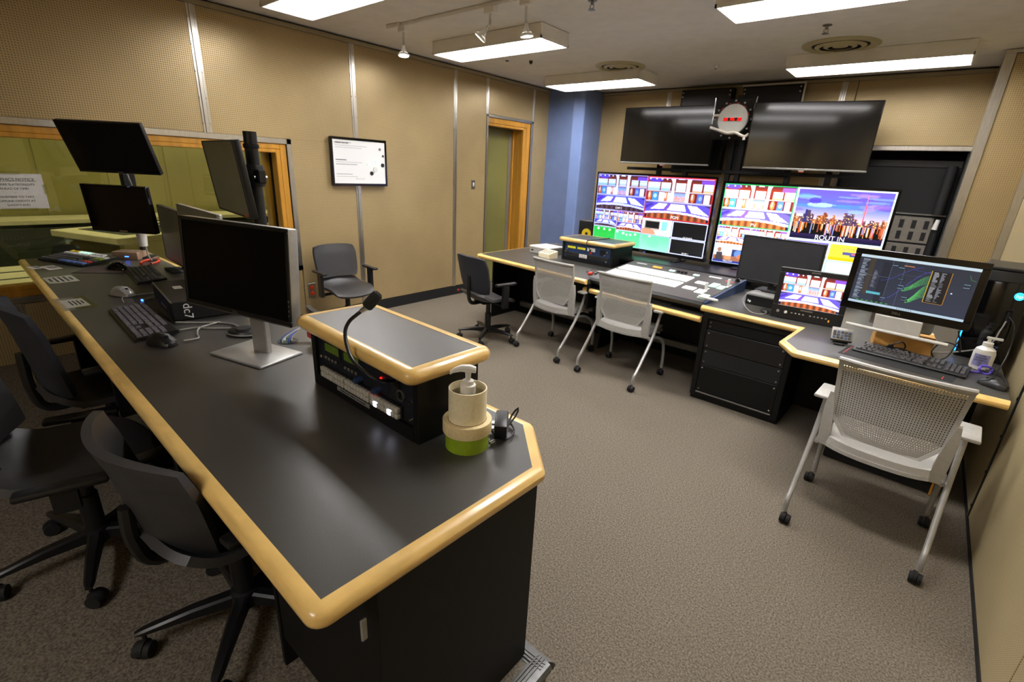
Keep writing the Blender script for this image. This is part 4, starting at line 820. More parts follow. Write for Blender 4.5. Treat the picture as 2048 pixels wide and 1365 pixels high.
t, mx, s, d_ = monitor('computer_monitor', 'dusty dark monitor standing before the skyline television', (-.883, 4.433, ZD), -9, 1.144, .63, .37, 0, .008, .012, .04, 'black', mat('dusty_screen', (32, 32, 35), .65, 0, .14, 9), 'black', group='monitors on the far desk'); 
G().bx(-.05, .05, .03, .06, .10, .3, .004).put('neck', 'blackm', t); letters('hp', .02, 'steel', t, mx @ Matrix.Translation((.02, -.188, .006)))
G().bx(-.12, .12, -.05, .12, .098, .108, .004).put('foot', 'blackm', t)
t = thing('mini_computer', 'black mini computer with silver lid under the dusty monitor', 'computer', (-.849, 4.366, ZD), math.radians(-8), s=.96); G().bx(-.17, .17, -.13, .13, 0, .078, .005).put('casing', 'black', t); G().bx(-.175, .175, -.135, .135, .078, .095, .005, 2).put('lid', 'silver', t); g = G()
for k in range(26): g.bx(-.155+k*.012, -.148+k*.012, -.1325, -.129, .066, .074)
g.put('vent_slots', 'blackm', t, kind='stuff'); letters('hp', .028, 'outline', t, upright(-.135, -.1315, .03))
# touch monitor with its node diagram
ui = Cv(300, 170, (44, 50, 66)); ui.grad(0, .06, 1, .94, (40, 46, 60), (52, 58, 78)); ui.rect(0, 0, 1, .055, (206, 226, 236)); ui.rect(0, .955, 1, 1, (190, 214, 230)); ui.rect(.10, .055, .145, .80, (84, 66, 40), .6); ui.rect(.22, .10, .30, .94, (30, 34, 46), .7); ui.rect(.30, .06, .302, .95, (96, 106, 130)); ui.rect(.415, .06, .417, .95, (96, 106, 130)); ui.rect(0, .40, .3, .404, (96, 106, 130)); ui.rect(.36, .3, .80, .304, (96, 106, 130), .5)
r_ = np.random.default_rng(5)
for k in range(38): y = .09+k*.022; ui.rect(.03, y, .03+r_.uniform(.03, .07), y+.008, (170, 180, 196))
for k in range(16): y = .30+k*.022; ui.rect(.16, y, .16+r_.uniform(.02, .04), y+.008, (140, 140, 150))
def bez(a, b, c_, wd_=.004):
    T = np.linspace(0, 1, 24); x = a[0]+(b[0]-a[0])*T; y = a[1]+(b[1]-a[1])*(3*T**2-2*T**3); ui.line(list(zip(x, y)), c_, wd_)
bez((.24, .47), (.56, .12), (74, 70, 170)); bez((.28, .86), (.64, .18), (90, 84, 190)); bez((.48, .18), (.64, .20), (60, 62, 150))
for k in range(9): bez((.44, .56+.008*k), (.64, .26+.02*k), (84, 170, 96), .003)
for k in range(10): bez((.50, .78+.006*k), (.64, .44+.026*k), (96, 196, 104), .003)
ui.rect(.64, .15, .80, .76, (24, 22, 24)); ui.rect(.638, .15, .642, .76, (206, 170, 50)); ui.rect(.798, .15, .802, .76, (170, 120, 40)); ui.rect(.64, .756, .80, .762, (206, 150, 50))
for k in range(24): y = .17+k*.024; ui.rect(.66, y, .66+r_.uniform(.02, .05), y+.010, (180, 184, 190)); ui.rect(.72, y, .72+r_.uniform(.01, .04), y+.010, (150, 156, 170))
for x0, y0 in ((.38, .38), (.40, .50), (.40, .56), (.46, .72), (.46, .78), (.30, .13), (.36, .16), (.91, .30), (.91, .36), (.28, .80)): ui.rect(x0, y0, x0+.06, y0+.035, (20, 26, 32)); ui.rect(x0, y0+.012, x0+.05, y0+.022, (130, 160, 190))
ui.rect(.40, .115, .49, .135, (190, 120, 80)); ui.rect(.14, .73, .27, .775, (96, 190, 206)); ui.ell(.84, .52, .008, .012, (240, 244, 255)); ui.line([(.93, .14), (.95, .22), (.99, .24)], (60, 150, 70), .003)
for k in range(7): ui.rect(.07+k*.045, .925, .095+k*.045, .935, (70, 190, 60)); ui.rect(.45+k*.02, .97, .46+k*.02, .985, (60, 80, 110))
t = thing('touch_monitor', 'black Touchscreen monitor showing green node lines, on the cardboard box'.replace('Touchscreen', 'touchscreen'), 'monitor', (-.006, 3.646, .934), math.radians(-8), s=.96)
mx, s, d_ = panel_screen(t, .645, .385, .300, math.radians(-5), .036, .046, .03, 'black', 'screen', 'gloss', -.04, .014, img=ui, imgm='pictd')
letters('DELL', .020, 'steel', t, mx @ Matrix.Translation((-.02, -.171, .006)))
G().bx(-.12, .12, -.03, -.018, .006, .12, .003).xf(Matrix.Rotation(math.radians(18), 4, 'X')).put('stand_plate', 'white', t); G().tube([(-.26, -.065, .009), (.26, -.065, .009)], .010, 10).put('foot_bar', 'white', t); G().bx(-.16, .16, .03, .09, .02, .14, .006).put('stand_hinge', 'steel', t)  # white of the plate paints in screen light reflected by the metal stand
t = thing('cardboard_box', 'brown cardboard box propping up the touchscreen', 'box', (.03, 3.80, ZD), math.radians(6), s=.96); G().bx(-.15, .15, -.12, .12, 0, .136, .003).put('carton', 'card', t); G().bx(-.15, .15, -.02, .02, .1362, .1372).put('packing_tape', 'masking', t); g = G().bx(-.149, .149, -.1206, -.119, .128, .136); g.put('flap_edge', 'card', t)
# ================================================================ video switcher
t = thing('video_switcher', 'wide sloping video switcher covered in lit white keys in the lowered bay', 'control panel', (-1.828, 3.982, ZL), math.radians(-5.0), s=.96)
SWW, SWD = 1.20, .84; za, zb = .105, .200; sl = math.atan2(zb-za, SWD)
G().loft([[Vector((x, y, z)) for y, z in ((0, .055), (-.012, .085), (.0, za), (SWD, zb), (SWD+.02, zb-.02), (SWD, .05), (.2, .005), (.05, .02))] for x in (-SWW/2, SWW/2)]).put('body', 'black', t)
G().loft([[Vector((x, y, z)) for y, z in ((-.005, .06), (-.006, za+.004), (SWD+.01, zb+.006), (SWD+.01, .03), (.2, .0))] for x in (SWW/2, SWW/2+.018)]).put('side_cheek', 'navy', t)  # navy colour stands in for blue screen light reflected on the dark cheek
TM = Matrix.Translation((-SWW/2, 0, za)) @ Matrix.Rotation(sl, 4, 'X'); TD = SWD/math.cos(sl)
G().bx(.012, SWW-.012, .008, TD-.008, -.002, .003, .001).put('top_plate', mat('switcher_plate', (74, 70, 66), .5, .2, .05, 60), t, mx=TM)
def keys(name, x0, x1, y0, y1, n, m, m_, kind=None, h=.012):
    g = G(); px, py = (x1-x0)/n, (y1-y0)/m
    for j in range(m):
        for i in range(n): g.bx(x0+i*px+px*.08, x0+(i+1)*px-px*.08, y0+j*py+py*.08, y0+(j+1)*py-py*.08, .003, h, .0015)
    o = g.put(name, m_, t, mx=TM, kind='stuff')
for y0 in (.222, .440):
    for r_i in range(4):
        for b in range(4): keys('key_row', .045+b*.195, .045+(b+1)*.195-.006, y0+r_i*.045, y0+(r_i+1)*.045-.004, 6, 1, 'keyW')
for a in ((.87, .985, .245, .325, 4, 3, 'keyW'), (.89, 1.0, .46, .53, 4, 3, 'keyW'), (1.03, 1.10, .44, .56, 3, 5, 'keyG'), (1.01, 1.09, .20, .31, 3, 4, 'keyW'), (1.10, 1.17, .08, .20, 3, 5, 'keyG'), (1.115, 1.17, .42, .52, 3, 4, 'keyG'), (.30, .40, .70, .74, 5, 3, 'ledO'), (.50, .56, .68, .72, 3, 2, 'keyG'), (.76, .82, .68, .72, 3, 2, 'keyG')): keys('key_cluster', *a)
for x in (.60, .64, .68): G().lathe([(.016, .003), (.015, .022), (0, .024)], n=16).xf(Matrix.Translation((x, .70, 0))).put('knob', 'black', t, mx=TM)
for x0, x1, y, m_ in ((.08, .20, .75, 'inkw'), (.90, 1.02, .74, 'keyW'), (1.08, 1.16, .69, 'red')): G().bx(x0, x1, y, y+.025, .003, .005).put('name_plate', m_, t, mx=TM)
for x, y in ((1.06, .34), (1.17, .56)): G().bx(x-.012, x+.012, y-.05, y+.05, .003, .006, .001).bx(x-.010, x+.010, y-.012, y+.012, .006, .07, .003).put('fader_lever', 'white', t, mx=TM)
G().lathe([(.022, .003), (.018, .03), (.010, .035), (.012, .07), (.020, .08), (.018, .095), (0, .10)], n=18).xf(Matrix.Translation((1.17, .76, 0))).put('joystick', 'black', t, mx=TM)
G().tube([(1.13, .055, .03), (1.30, .045, .03)], .012, 10).put('white_handle', 'white', t, mx=TM)
t = thing('paper_slip', 'white paper slip on the lowered shelf in front of the switcher', 'paper', (-1.66, 4.064, ZL+.0005), math.radians(-7), s=.96); G().bx(-.10, .10, -.028, .028, 0, .0012).put('sheet', 'paper', t); 
o_ = [letters('SWITCHER NOTES', .016, 'ink', t, Matrix.Translation((0, 0, .0016)))]
t = thing('connector_pile', 'small pile of black, white and red adapters left of the switcher', 'adapters', (-2.514, 4.242, ZD)); 
for k, (x, y, m_) in enumerate(((0, 0, 'black'), (.06, .05, 'white'), (.09, -.03, 'blackm'), (-.03, .07, 'silver'), (.10, .08, 'blackm'), (.03, -.05, 'red'))): G().box((x, y, .014), (.055, .026, .026), Matrix.Rotation(k*.9, 3, 'Z'), .006).put('adapter', m_, t)
G().tube(smooth_path([(-.05, 0, .006), (.0, .03, .035), (.08, .0, .03), (.14, .06, .008), (.10, .12, .006), (.02, .1, .02)], 6), .004, 6).put('cord', 'cableb', t)
# ================================================================ keyboards and mice
def key_meshes(p, m_, h=.008):
    return {w: G().loft([[Vector((x*s*(w*p-.14*p)/2, y*s*(p*.86/2), z)) for x, y in ((-1, -1), (1, -1), (1, 1), (-1, 1))] for z, s in ((0, 1), (h*.7, .90), (h, .80))]).mesh('key', M[m_]) for w in (1, 1.25, 1.5, 2, 2.25, 6)}
ROWS = [([1]+[0]+[1]*4+[.5]+[1]*4+[.5]+[1]*4, 1), ([1]*13+[2], 1), ([1.5]+[1]*12+[1.5], 1), ([1.5]+[1]*11+[2.25], 1), ([2.25]+[1]*10+[2.25], 0), ([1.25]*3+[6]+[1.25]*4, 2)]
def keyboard(label, loc, rz, W, D, casem, keym, tilt=.06, colour=None, wrist=0.0):
    t = thing('keyboard', label, 'keyboard', loc, rz, 'computer keyboards')
    RX = Matrix.Rotation(tilt, 4, 'X'); p = (W-.024)/22.6; d = D-wrist
    G().loft([[Vector((x, y, z)) for y, z in ((-D/2, 0), (-D/2-.002, .008), (-D/2+.006, .014), (D/2-.004, .016), (D/2, .012), (D/2, 0))] for x in (-W/2, W/2)]).put('case', casem, t, mx=Matrix.Translation((0, 0, D/2*math.sin(tilt))) @ RX)
    K = key_meshes(p, keym); KC = {}
    ry = (d-.02)/6.15
    def place(x, row, w, m_=None):
        me = K[w]
        if m_:
            if (w, m_) not in KC: KC[w, m_] = me.copy(); KC[w, m_].materials.clear(); KC[w, m_].materials.append(M[m_])
            me = KC[w, m_]
        y = D/2-.012-ry*(row+.5)-(ry*.12 if row else 0)
        put(me, 'key', t, mx=Matrix.Translation((0, 0, D/2*math.sin(tilt))) @ RX @ Matrix.Translation((x, y, .0155)) @ Matrix.Diagonal((1, ry/p, 1, 1)))
    for r, (row, _k) in enumerate(ROWS):
        x = -W/2+.012
        for w in row:
            if w in K: place(x+w*p/2, r, w, colour(r, x) if colour else None)
            x += (w if w else 1)*p
        xn = -W/2+.012+15.3*p
        for i in range(3):
            if r in (0, 1, 2, 5) or (r == 4 and i == 1): place(xn+(i+.5)*p, r, 1, colour(r, xn) if colour else None)
        xn += 3.4*p
        if r:
            for i in range(4): place(xn+(i+.5)*p, r, 1, colour(r, xn) if colour else None)
    return t
keyboard('charcoal keyboard with moulded wrist edge on the near desk, nearest the camera', (-2.82, .575, ZN), math.radians(-3), .60, .165, 'black', 'keygrey')
keyboard('black keyboard beside the black mini computer, in the middle of the near desk', (-3.93, .875, ZN), math.radians(-6), .50, .16, 'black', 'key', .09)
def gcol(r, x):
    if r == 0: return 'yellow' if x < -.15 or x > .17 else ('keyG' if x < .0 else 'inkw')
    if r == 1: return 'inkw'
    if r == 2 and x > .1: return 'green'
    if r == 5: return 'bluec' if x > -.05 else None
    if r == 4 and x > .12: return 'red'
    return None
M['keyG2'] = M['keyG']
keyboard('graphics keyboard with coloured keys at the window end of the near desk', (-4.76, .675, ZN), math.radians(20), .50, .25, 'black', 'key', .10, gcol)
keyboard('long black keyboard on the mouse mat at the right wing of the far desk', (.091, 3.575, ZD+.003), math.radians(-8), .533, .178, 'black', 'key', .07)
def mouse(label, loc, rz, body, top, S=1.0):
    t = thing('computer_mouse', label, 'mouse', loc, rz, 'computer mice'); g = G(); rings = []
    prof = [(-.056, .004, .012), (-.052, .022, .022), (-.035, .031, .034), (-.008, .032, .039), (.02, .029, .033), (.042, .026, .024), (.055, .018, .015), (.058, .004, .010)]
    for y, w, h in prof: rings.append([Vector((w*math.cos(a)*S, y*S, max(.002, h*math.sin(a)*(1 if math.sin(a) > 0 else .12)+.003)*S)) for a in [2*PI*k/16 for k in range(16)]])
    G().loft(rings).put('body', body, t)
    G().slab(lambda u, v: Vector((u*.021*S, (.032+.018*v)*S, (.031-.010*v-.006*u*u)*S)), 6, 5, .002*S).put('button_shell', top, t); G().cyl((-.004*S, .03*S, .0335*S), (.004*S, .03*S, .0335*S), .0045*S, None, 12).put('scroll_wheel', 'blackm', t); return t
mouse('black mouse in front of the charcoal keyboard on the near desk', (-2.43, .55, ZN), math.radians(-72), 'black', 'black', 1.25)
mouse('silver and black mouse in the middle of the near desk', (-3.46, .645, ZN), math.radians(-70), 'silver', 'silver', 1.3)
mouse('glossy black mouse on the brown mat of the near desk', (-4.27, .80, ZN+.003), math.radians(-60), 'gloss', 'gloss', 1.25)
mouse('black mouse by the right wall on the far desk', (.451, 3.426, ZD), math.radians(62), 'black', 'black', 1.1)
t = thing('computer_mouse', 'black mouse with cord left of the broadcast monitor', 'mouse', (-.825, 4.078, ZD), .5, 'computer mice'); G().lathe([(.03, 0), (.034, .01), (.028, .026), (0, .034)], n=20).xf(Matrix.Diagonal((1, 1.6, 1, 1))).put('body', 'black', t); G().tube(smooth_path([(0, -.05, .01), (-.06, -.1, .005), (-.12, -.02, .005), (-.15, .1, .06), (-.08, .2, .11), (.0, .22, .12)], 6), .003, 6).put('cord', 'cable', t)
t = thing('mouse_mat', 'brown mouse mat beside the coloured keyboard', 'mouse mat', (-4.30, .74, ZN), math.radians(52)); G().bx(-.15, .15, -.11, .11, 0, .003, .001).put('mat', 'brown', t); G().bx(-.15, .15, -.112, -.11, 0, .0034).put('stitched_edge', 'blackm', t)
t = thing('mouse_mat', 'thin black desk mat with red line under the long keyboard', 'mouse mat', (.029, 3.484, ZD), math.radians(-8), s=.96); G().bx(-.27, .29, -.12, .13, 0, .0022, .001).put('mat', 'blackm', t)
for x, y0, y1 in ((-.25, -.10, .1), (.24, -.115, -.05)): G().bx(x, x+.004, y0, y1, .0022, .0027).put('red_line', 'red', t)
# ================================================================ small things on the near desk
t = thing('desktop_computer', 'black slim desktop computer lying behind the silver-framed monitor', 'computer', (-2.975, .88, ZN), math.radians(-7))
G().bx(-.265, .265, -.165, .16, .004, .10, .004).put('casing', 'black', t); g = G()
for k in range(9): g.bx(-.255, .235, -.1685, -.164, .016+.0085*k, .021+.0085*k)
g.put('front_grille', 'blackm', t, kind='stuff'); G().bx(-.02, .12, -.169, -.166, .03, .045, .002).put('drive_slot', 'steel', t); G().bx(-.10, -.03, -.10, -.06, .1, .1008).put('asset_sticker', 'paper', t); G().bx(-.265, .267, -.167, -.16, .095, .1015, .001).put('front_edge', 'steel', t)
letters('dc7', .055, 'inkw', t, Matrix.Translation((.2665, -.10, .05)) @ Matrix.Rotation(PI/2, 4, 'Z') @ Matrix.Rotation(PI/2, 4, 'X') @ Matrix.Rotation(-PI/2, 4, 'Z'))
t = thing('usb_dongle', 'grey USB dongle with bright blue light beside the desktop computer', 'dongle', (-3.26, .715, ZN), .4); G().bx(-.012, .012, -.035, .03, .0, .014, .003).put('body', 'greyrack', t); G().bx(-.009, .009, -.037, -.03, .002, .013, .002).put('light', 'ledB', t); G().tube(smooth_path([(0, .03, .007), (-.04, .12, .02), (-.12, .1, .005), (-.16, -.02, .004), (-.05, -.10, .004)], 6), .0035, 6).put('cord', 'cable', t)
t = thing('white_cable_end', 'short white strap lying on the black desktop computer', 'strap', (-2.95, 1.0, ZN+.105), -.15); G().loft([[Vector((x, -.01, .0+z)), Vector((x, .01, .0+z)), Vector((x, .01, .003+z)), Vector((x, -.01, .003+z))] for x, z in ((-.14, -.0), (-.05, .006), (.06, .010), (.16, .006))]).put('strap_band', 'white', t); G().bx(.15, .18, -.012, .012, .004, .014, .002).put('buckle', 'silver', t)
t = thing('speaker_puck', 'dark silver oval puck hub left of the silver monitor foot', 'hub', (-2.34, .855, ZN), math.radians(35)); G().lathe([(.062, 0), (.068, .010), (.060, .022), (.035, .028), (0, .029)], n=28).xf(Matrix.Diagonal((1.15, .8, 1, 1))).put('body', 'black', t); G().lathe([(.036, .026), (.034, .034), (0, .036)], n=24).put('raised_pad', 'blackm', t); G().lathe([(.068, .006), (.070, .010), (.066, .013)], n=28, cap=False).xf(Matrix.Diagonal((1.15, .8, 1, 1))).put('rim', 'silver', t)
t = thing('grey_cables', 'two grey cables running from the charcoal keyboard to the puck hub', 'cable', (-2.55, .72, ZN))
for pts in ([(-.02, -.06, .006), (-.01, .01, .006), (.04, .05, .006), (.09, .11, .006), (.12, .13, .006)], [(-.14, -.04, .012), (-.09, .04, .006), (-.03, .11, .006), (.04, .15, .006), (.13, .15, .01)], [(.16, -.10, .010), (.15, -.04, .006), (.08, -.02, .006), (.0, .02, .006), (-.04, .12, .006)]): G().tube(smooth_path(pts, 8), .0042, 8).put('cord', 'cable', t)
t = thing('blue_cables', 'bundle of blue and white cables feeding through the desk hole behind the monitor', 'cable', (-2.12, .955, ZN))
for k in range(6): G().tube(smooth_path([(.02*math.cos(k*1.05), .02*math.sin(k*1.05), -.03), (.018*math.cos(k), .02*math.sin(k), .02), (.01+.004*k, .06+.01*k, .05+.006*k), (.02+.006*k, .14, .06+.008*k), (.03, .20, .02)], 5), .004, 6).put('cord', ('bluec', 'white', 'bluec', 'keyG', 'bluec', 'white')[k], t)
t = thing('red_plug', 'red plug and socket behind the near desk monitor', 'plug', (-2.00, 1.02, ZN)); G().box((0, 0, .085), (.05, .04, .035), None, .008).put('plug_body', 'red', t); G().box((.0, -.005, .05), (.045, .035, .035), None, .006).put('socket_body', 'red', t); G().cyl((0, 0, 0), (0, 0, .04), .014, None, 10).put('stub', 'white', t)
t = thing('hard_drive', 'tan metal external drive with small blue light on the near desk', 'drive', (-4.67, .985, ZN), math.radians(42)); G().bx(-.115, .075, -.06, .06, 0, .06, .005, 2).put('casing', 'tan', t); G().bx(-.02, .01, -.0615, -.059, .022, .029, .001).put('blue_light', 'ledB', t)
t = thing('pliers', 'red-handled cable pliers lying by the tan drive', 'pliers', (-4.50, 1.08, ZN), math.radians(-30))
for s in (-1, 1): G().tube(smooth_path([(-.02, 0, .012), (.03, s*.03, .012), (.09, s*.05, .012), (.16, s*.045, .012), (.20, s*.03, .012)], 6), .009, 8).put('handle', 'red', t)
G().loft([[Vector((x, y*s, z)) for y, z in ((-.014, .004), (.014, .004), (.014, .02), (-.014, .02))] for x, s in ((-.09, .5), (-.05, 1.1), (-.01, 1.2), (.02, .8))]).put('jaws', 'steel', t)
for loc, rz, W, D, rows, tape, lab in (((-4.63, .415), 15, .11, .06, 3, 0, 'small paper label at the window end of the near desk'), ((-4.575, .492), 10, .17, .075, 4, 0, 'paper label behind the small one at the window end of the near desk'), ((-4.12, .472), 2, .225, .145, 5, .012, 'wide paper label near the middle edge of the near desk'), ((-3.42, .422), 2, .20, .095, 4, .055, 'paper label under broad clear tape, on the near desk edge')):
    t = thing('desk_label', lab, 'label', (loc[0], loc[1], ZN+.0004), math.radians(rz), 'paper labels taped to the near desk'); G().bx(-W/2, W/2, -D/2, D/2, 0, .0008).put('sheet', 'paper', t)
    if tape: G().bx(-W/2-tape, W/2+tape, -D/2-tape*.4, D/2+tape*.4, .0008, .0011).put('clear_tape', 'clearpl', t)
    for k in range(rows): letters(('GFX STATION', 'CHECK AUDIO LEVELS', 'LOG OFF WHEN DONE', 'NO FOOD OR DRINK', 'THANK YOU')[k], D*.11, 'ink', t, Matrix.Translation((0, D*.34-k*D*.17, .0013)))
# ---- hand sanitizer on stacked tape rolls
t = thing('pump_bottle', 'white pump sanitizer bottle inside a cream cardboard tube and tape rolls', 'bottle', (-.908, .912, ZN+.04))
G().lathe([(.056, .0515), (.056, .150), (.0525, .1505), (.0525, .0515)], n=48, cap=False).put('cream_tube', 'cream', t); G().lathe([(.052, .0), (.052, .128), (.03, .136), (.016, .140), (.0155, .15)], n=40).put('clear_bottle', 'clearpl', t)
pm = G().lathe([(.0225, .132), (.0225, .159), (.019, .161), (.0165, .161), (.0165, .172), (.012, .174), (.0075, .174), (.0085, .194), (.011, .202), (0, .203)], n=28).put('pump', 'white', t)
nd = Vector((-.77, -.64, 0)); sd = Vector((.64, -.77, 0)); g = G()
g.loft([[Vector((0, 0, z))+nd*a+sd*b+Vector((0, 0, q)) for b, q in ((-w, -h), (w, -h), (w, h*.3), (w*.6, h), (-w*.6, h), (-w, h*.3))] for a, z, w, h in ((-.022, .206, .009, .007), (-.005, .210, .012, .009), (.02, .210, .010, .008), (.042, .202, .0075, .006), (.052, .194, .006, .005))]); g.put('pump_head', 'white', pm)
t2 = thing('tape_roll', 'wide green tape roll at the bottom of the sanitizer stack', 'tape roll', (-.908, .912, ZN), 0, 'tape rolls under the sanitizer'); G().lathe([(.0645, 0), (.0645, .052), (.058, .052), (.058, 0)], n=56, cap=False).put('tape', 'green', t2); G().lathe([(.058, 0.0005), (.058, .0515), (.054, .0515), (.054, 0.0005)], n=56, cap=False).put('core', 'card', t2)
t2 = thing('tape_roll', 'cream masking tape roll resting on the green tape', 'tape roll', (-.908, .912, ZN+.0525), 0, 'tape rolls under the sanitizer'); G().lathe([(.072, .0), (.073, .002), (.073, .037), (.072, .0385), (.058, .0385), (.058, 0)], n=56, cap=False).put('tape', 'masking', t2); G().lathe([(.058, 0.0005), (.058, .038), (.0565, .038), (.0565, 0.0005)], n=56, cap=False).put('core', 'card', t2)
# ---- power adapter with coiled lead
t = thing('power_adapter', 'black plug-in power adapter with coiled lead behind the sanitizer', 'adapter', (-.868, 1.022, ZN), math.radians(-52)); G().box((.0, .0, .040), (.092, .040, .050), Matrix.Rotation(.12, 3, 'Y'), .006, 2).put('casing', 'black', t)
for y in (-.009, .009): G().bx(-.03, -.012, -.042+y*.3, -.018, .022+y, .026+y).put('prong', 'chrome', t)
pts = []
for k in range(60): a = k*.42; pts.append((.055*math.cos(a)-.02, .035*math.sin(a)+.005, .006+.010*(k % 15)/15))
pts += [(-.07, .04, .03), (-.09, .05, .055), (-.085, .03, .03), (-.05, .02, .01)]
G().tube(smooth_path(pts, 2), .0033, 6).put('coiled_lead', 'cableb', t); G().cyl((.048, -.02, .008), (.062, -.03, .008), .005, None, 10).put('barrel_tip', 'chrome', t)
# ================================================================ small things on the far desk
t = thing('pump_bottle', 'white pump bottle with blue label by the right wall', 'bottle', (.408, 3.742, ZD), s=.96); G().lathe([(.044, 0), (.050, .006), (.051, .10), (.044, .125), (.026, .140), (.020, .145)], n=32).put('bottle', 'white', t); G().lathe([(.024, .143), (.024, .165), (.010, .167), (.008, .19), (0, .191)], n=20).put('cap', 'white', t); G().loft([[Vector((x, y, z)) for y, z in ((-.007, .188), (.007, .188), (.007, .2), (-.007, .2))] for x in (-.015, .055)]).put('pump_head', 'white', t)
lb = G().slab(lambda u, v: Vector((.0518*math.sin(u*.75-.2), -.0518*math.cos(u*.75-.2), .062+.036*v)), 10, 4, .0005).put('label', 'lavender', t)
for k in range(5): letters(('HAND', 'SANITIZER', 'ANTISEPTIC', 'GEL', '70%')[k], .011, 'ink', lb, upright(-.010, -.0528, .092-.015*k, math.radians(-11)))
t = thing('tower_computer', 'tall black tower computer with lit round logo in the right corner', 'computer', (.408, 3.955, ZD), math.radians(-3), s=.96); G().bx(-.118, .118, 0, .45, 0, .56, .008, 2).put('casing', 'black', t); G().bx(-.118, .118, -.012, .0, .005, .50, .006, 2).put('front_panel', 'gloss', t); G().bx(-.119, -.112, -.015, -.010, .03, .30).put('light_strip', 'ledC', t)
G().lathe([(.023, 0), (.023, .003), (0, .0035)], n=28, mx=Matrix.Rotation(PI/2, 4, 'X')).xf(Matrix.Translation((.075, -.0125, .425))).put('lit_logo', 'ledC', t); letters('hp', .03, 'outline', t, upright(.075, -.0175, .425)); G().bx(.045, .075, -.0145, -.0115, .22, .34, .012, 3).put('port_slot', 'blackm', t); letters('Z', .04, 'bluec', t, upright(.06, -.013, .09)); G().bx(-.10, .10, -.004, .44, .56, .58, .006).put('top_grille', 'black', t)
G().tube(smooth_path([(.06, -.02, .27), (.05, -.05, .22), (.02, -.10, .12), (-.10, -.16, .06), (-.25, -.2, .02), (-.40, -.24, .01)], 8), .004, 8).put('front_cord', 'cable', t); G().tube(smooth_path([(.065, -.02, .30), (.10, -.06, .25), (.115, -.10, .12), (.10, -.20, .03), (.08, -.32, .01), (.09, -.45, .015)], 8), .0035, 8).put('front_cord', 'cableb', t)
t = thing('cable_tie', 'purple cable tie loop by the white pump bottle', 'cable tie', (.427, 3.647, ZD), s=.96); G().tube([(.028*math.cos(k*PI/8), .0+.01*math.sin(k*1.3), .026+.024*math.sin(k*PI/8)) for k in range(17)], .006, 8).put('loop', 'purple', t); G().tube([(-.02, -.01, .006), (-.07, -.03, .004)], .005, 8).put('tail', 'purple', t)
t = thing('black_cables', 'tangle of thin black leads behind the mouse by the right wall', 'cable', (.432, 3.647, ZD), s=.96); 
for k in range(5): G().tube(smooth_path([(-.10+.03*k, .10, .006), (-.02, .05+.02*k, .010+.004*k), (.05, .0+.02*k, .01), (.07, -.08, .012+.003*k), (.055+.006*k, -.15-.01*k, .01), (.02, -.22, .012)], 6), .003, 6).put('cord', 'cableb', t)
t = thing('black_cables', 'black leads looped in front of the cardboard box', 'cable', (.058, 3.627, ZD), s=.96); G().tube(smooth_path([(-.10, .03, .03), (-.06, .0, .07), (-.02, .02, .09), (.0, .04, .05), (-.05, .03, .02), (-.09, .02, .03), (-.02, .035, .045), (.10, .02, .02), (.2, .08, .03), (.24, .16, .14)], 8), .0045, 8).put('cord', 'cableb', t); G().box((-.07, .02, .04), (.03, .02, .04), None, .005).put('usb_plug', 'blackm', t); G().tube(smooth_path([(.16, .06, .01), (.13, .05, .06), (.16, .07, .12), (.22, .1, .12), (.26, .12, .08), (.22, .13, .2)], 8), .004, 8).put('cord', 'cableb', t)
t = thing('control_keypad', 'small black keypad on a stand left of the cardboard box', 'keypad', (-.264, 3.647, ZD), math.radians(10), s=.96); RXk = Matrix.Translation((0, .02, .055)) @ Matrix.Rotation(.75, 4, 'X'); G().bx(-.062, .062, -.05, .05, -.018, .008, .006, 2).put('casing', 'greyrack', t, mx=RXk); G().box((0, .02, .015), (.09, .05, .03), None, .006).put('stand', 'blackm', t); G().bx(-.04, .02, -.07, -.05, 0, .012, .004).put('cable_plug', 'blackm', t)
for j in range(3):
    for i in range(5): G().bx(-.052+.0215*i, -.034+.0215*i, -.042+.023*j, -.024+.023*j, .008, .012, .002).put('key', 'black' if (i+j) % 3 else 'navy', t, mx=RXk)
letters('CAMERA', .013, 'inkw', t, RXk @ Matrix.Translation((0, .036, .0085)))
t = thing('studio_speaker', 'black studio speaker with yellow cone behind the small cabinet', 'speaker', (-3.36, 5.48, ZD), math.radians(8), s=.96); G().bx(-.125, .125, 0, .28, 0, .405, .012, 3).put('cabinet', 'black', t); R9 = Matrix.Rotation(PI/2, 4, 'X')
G().lathe([(.075, 0), (.075, .008), (.068, .010)], n=36, mx=R9, cap=False).xf(Matrix.Translation((0, 0, .235))).put('surround', 'blackm', t); G().lathe([(.066, .008), (.045, -.006), (.026, -.004), (.022, .006), (0, .010)], n=36, mx=R9).xf(Matrix.Translation((0, -.004, .235))).put('cone', 'yellow', t); G().lathe([(.022, .004), (.018, .010), (0, .014)], n=20, mx=R9).xf(Matrix.Translation((0, -.006, .235))).put('dust_cap', 'blackm', t)
G().lathe([(.032, 0), (.03, .004), (.02, -.004), (0, .004)], n=28, mx=R9).xf(Matrix.Translation((0, -.003, .352))).put('tweeter', 'blackm', t); G().bx(-.05, .05, -.006, .0, .045, .058, .003).put('port', 'blackm', t); G().bx(.03, .08, -.005, .0, 0.155, .17, .002).put('badge', 'silver', t)
t = thing('router_box', 'pale grey box with rounded lid at the left end of the far desk', 'box', (-3.55, 4.894, ZD), math.radians(-8), s=.96); G().bx(-.16, .16, -.15, .15, 0, .082, .006).put('body', 'grey', t); G().bx(-.165, .165, -.155, .155, .07, .095, .008, 2).put('lid', 'white', t); G().bx(-.13, -.09, -.152, -.148, .03, .05).put('vent', 'blackm', t)
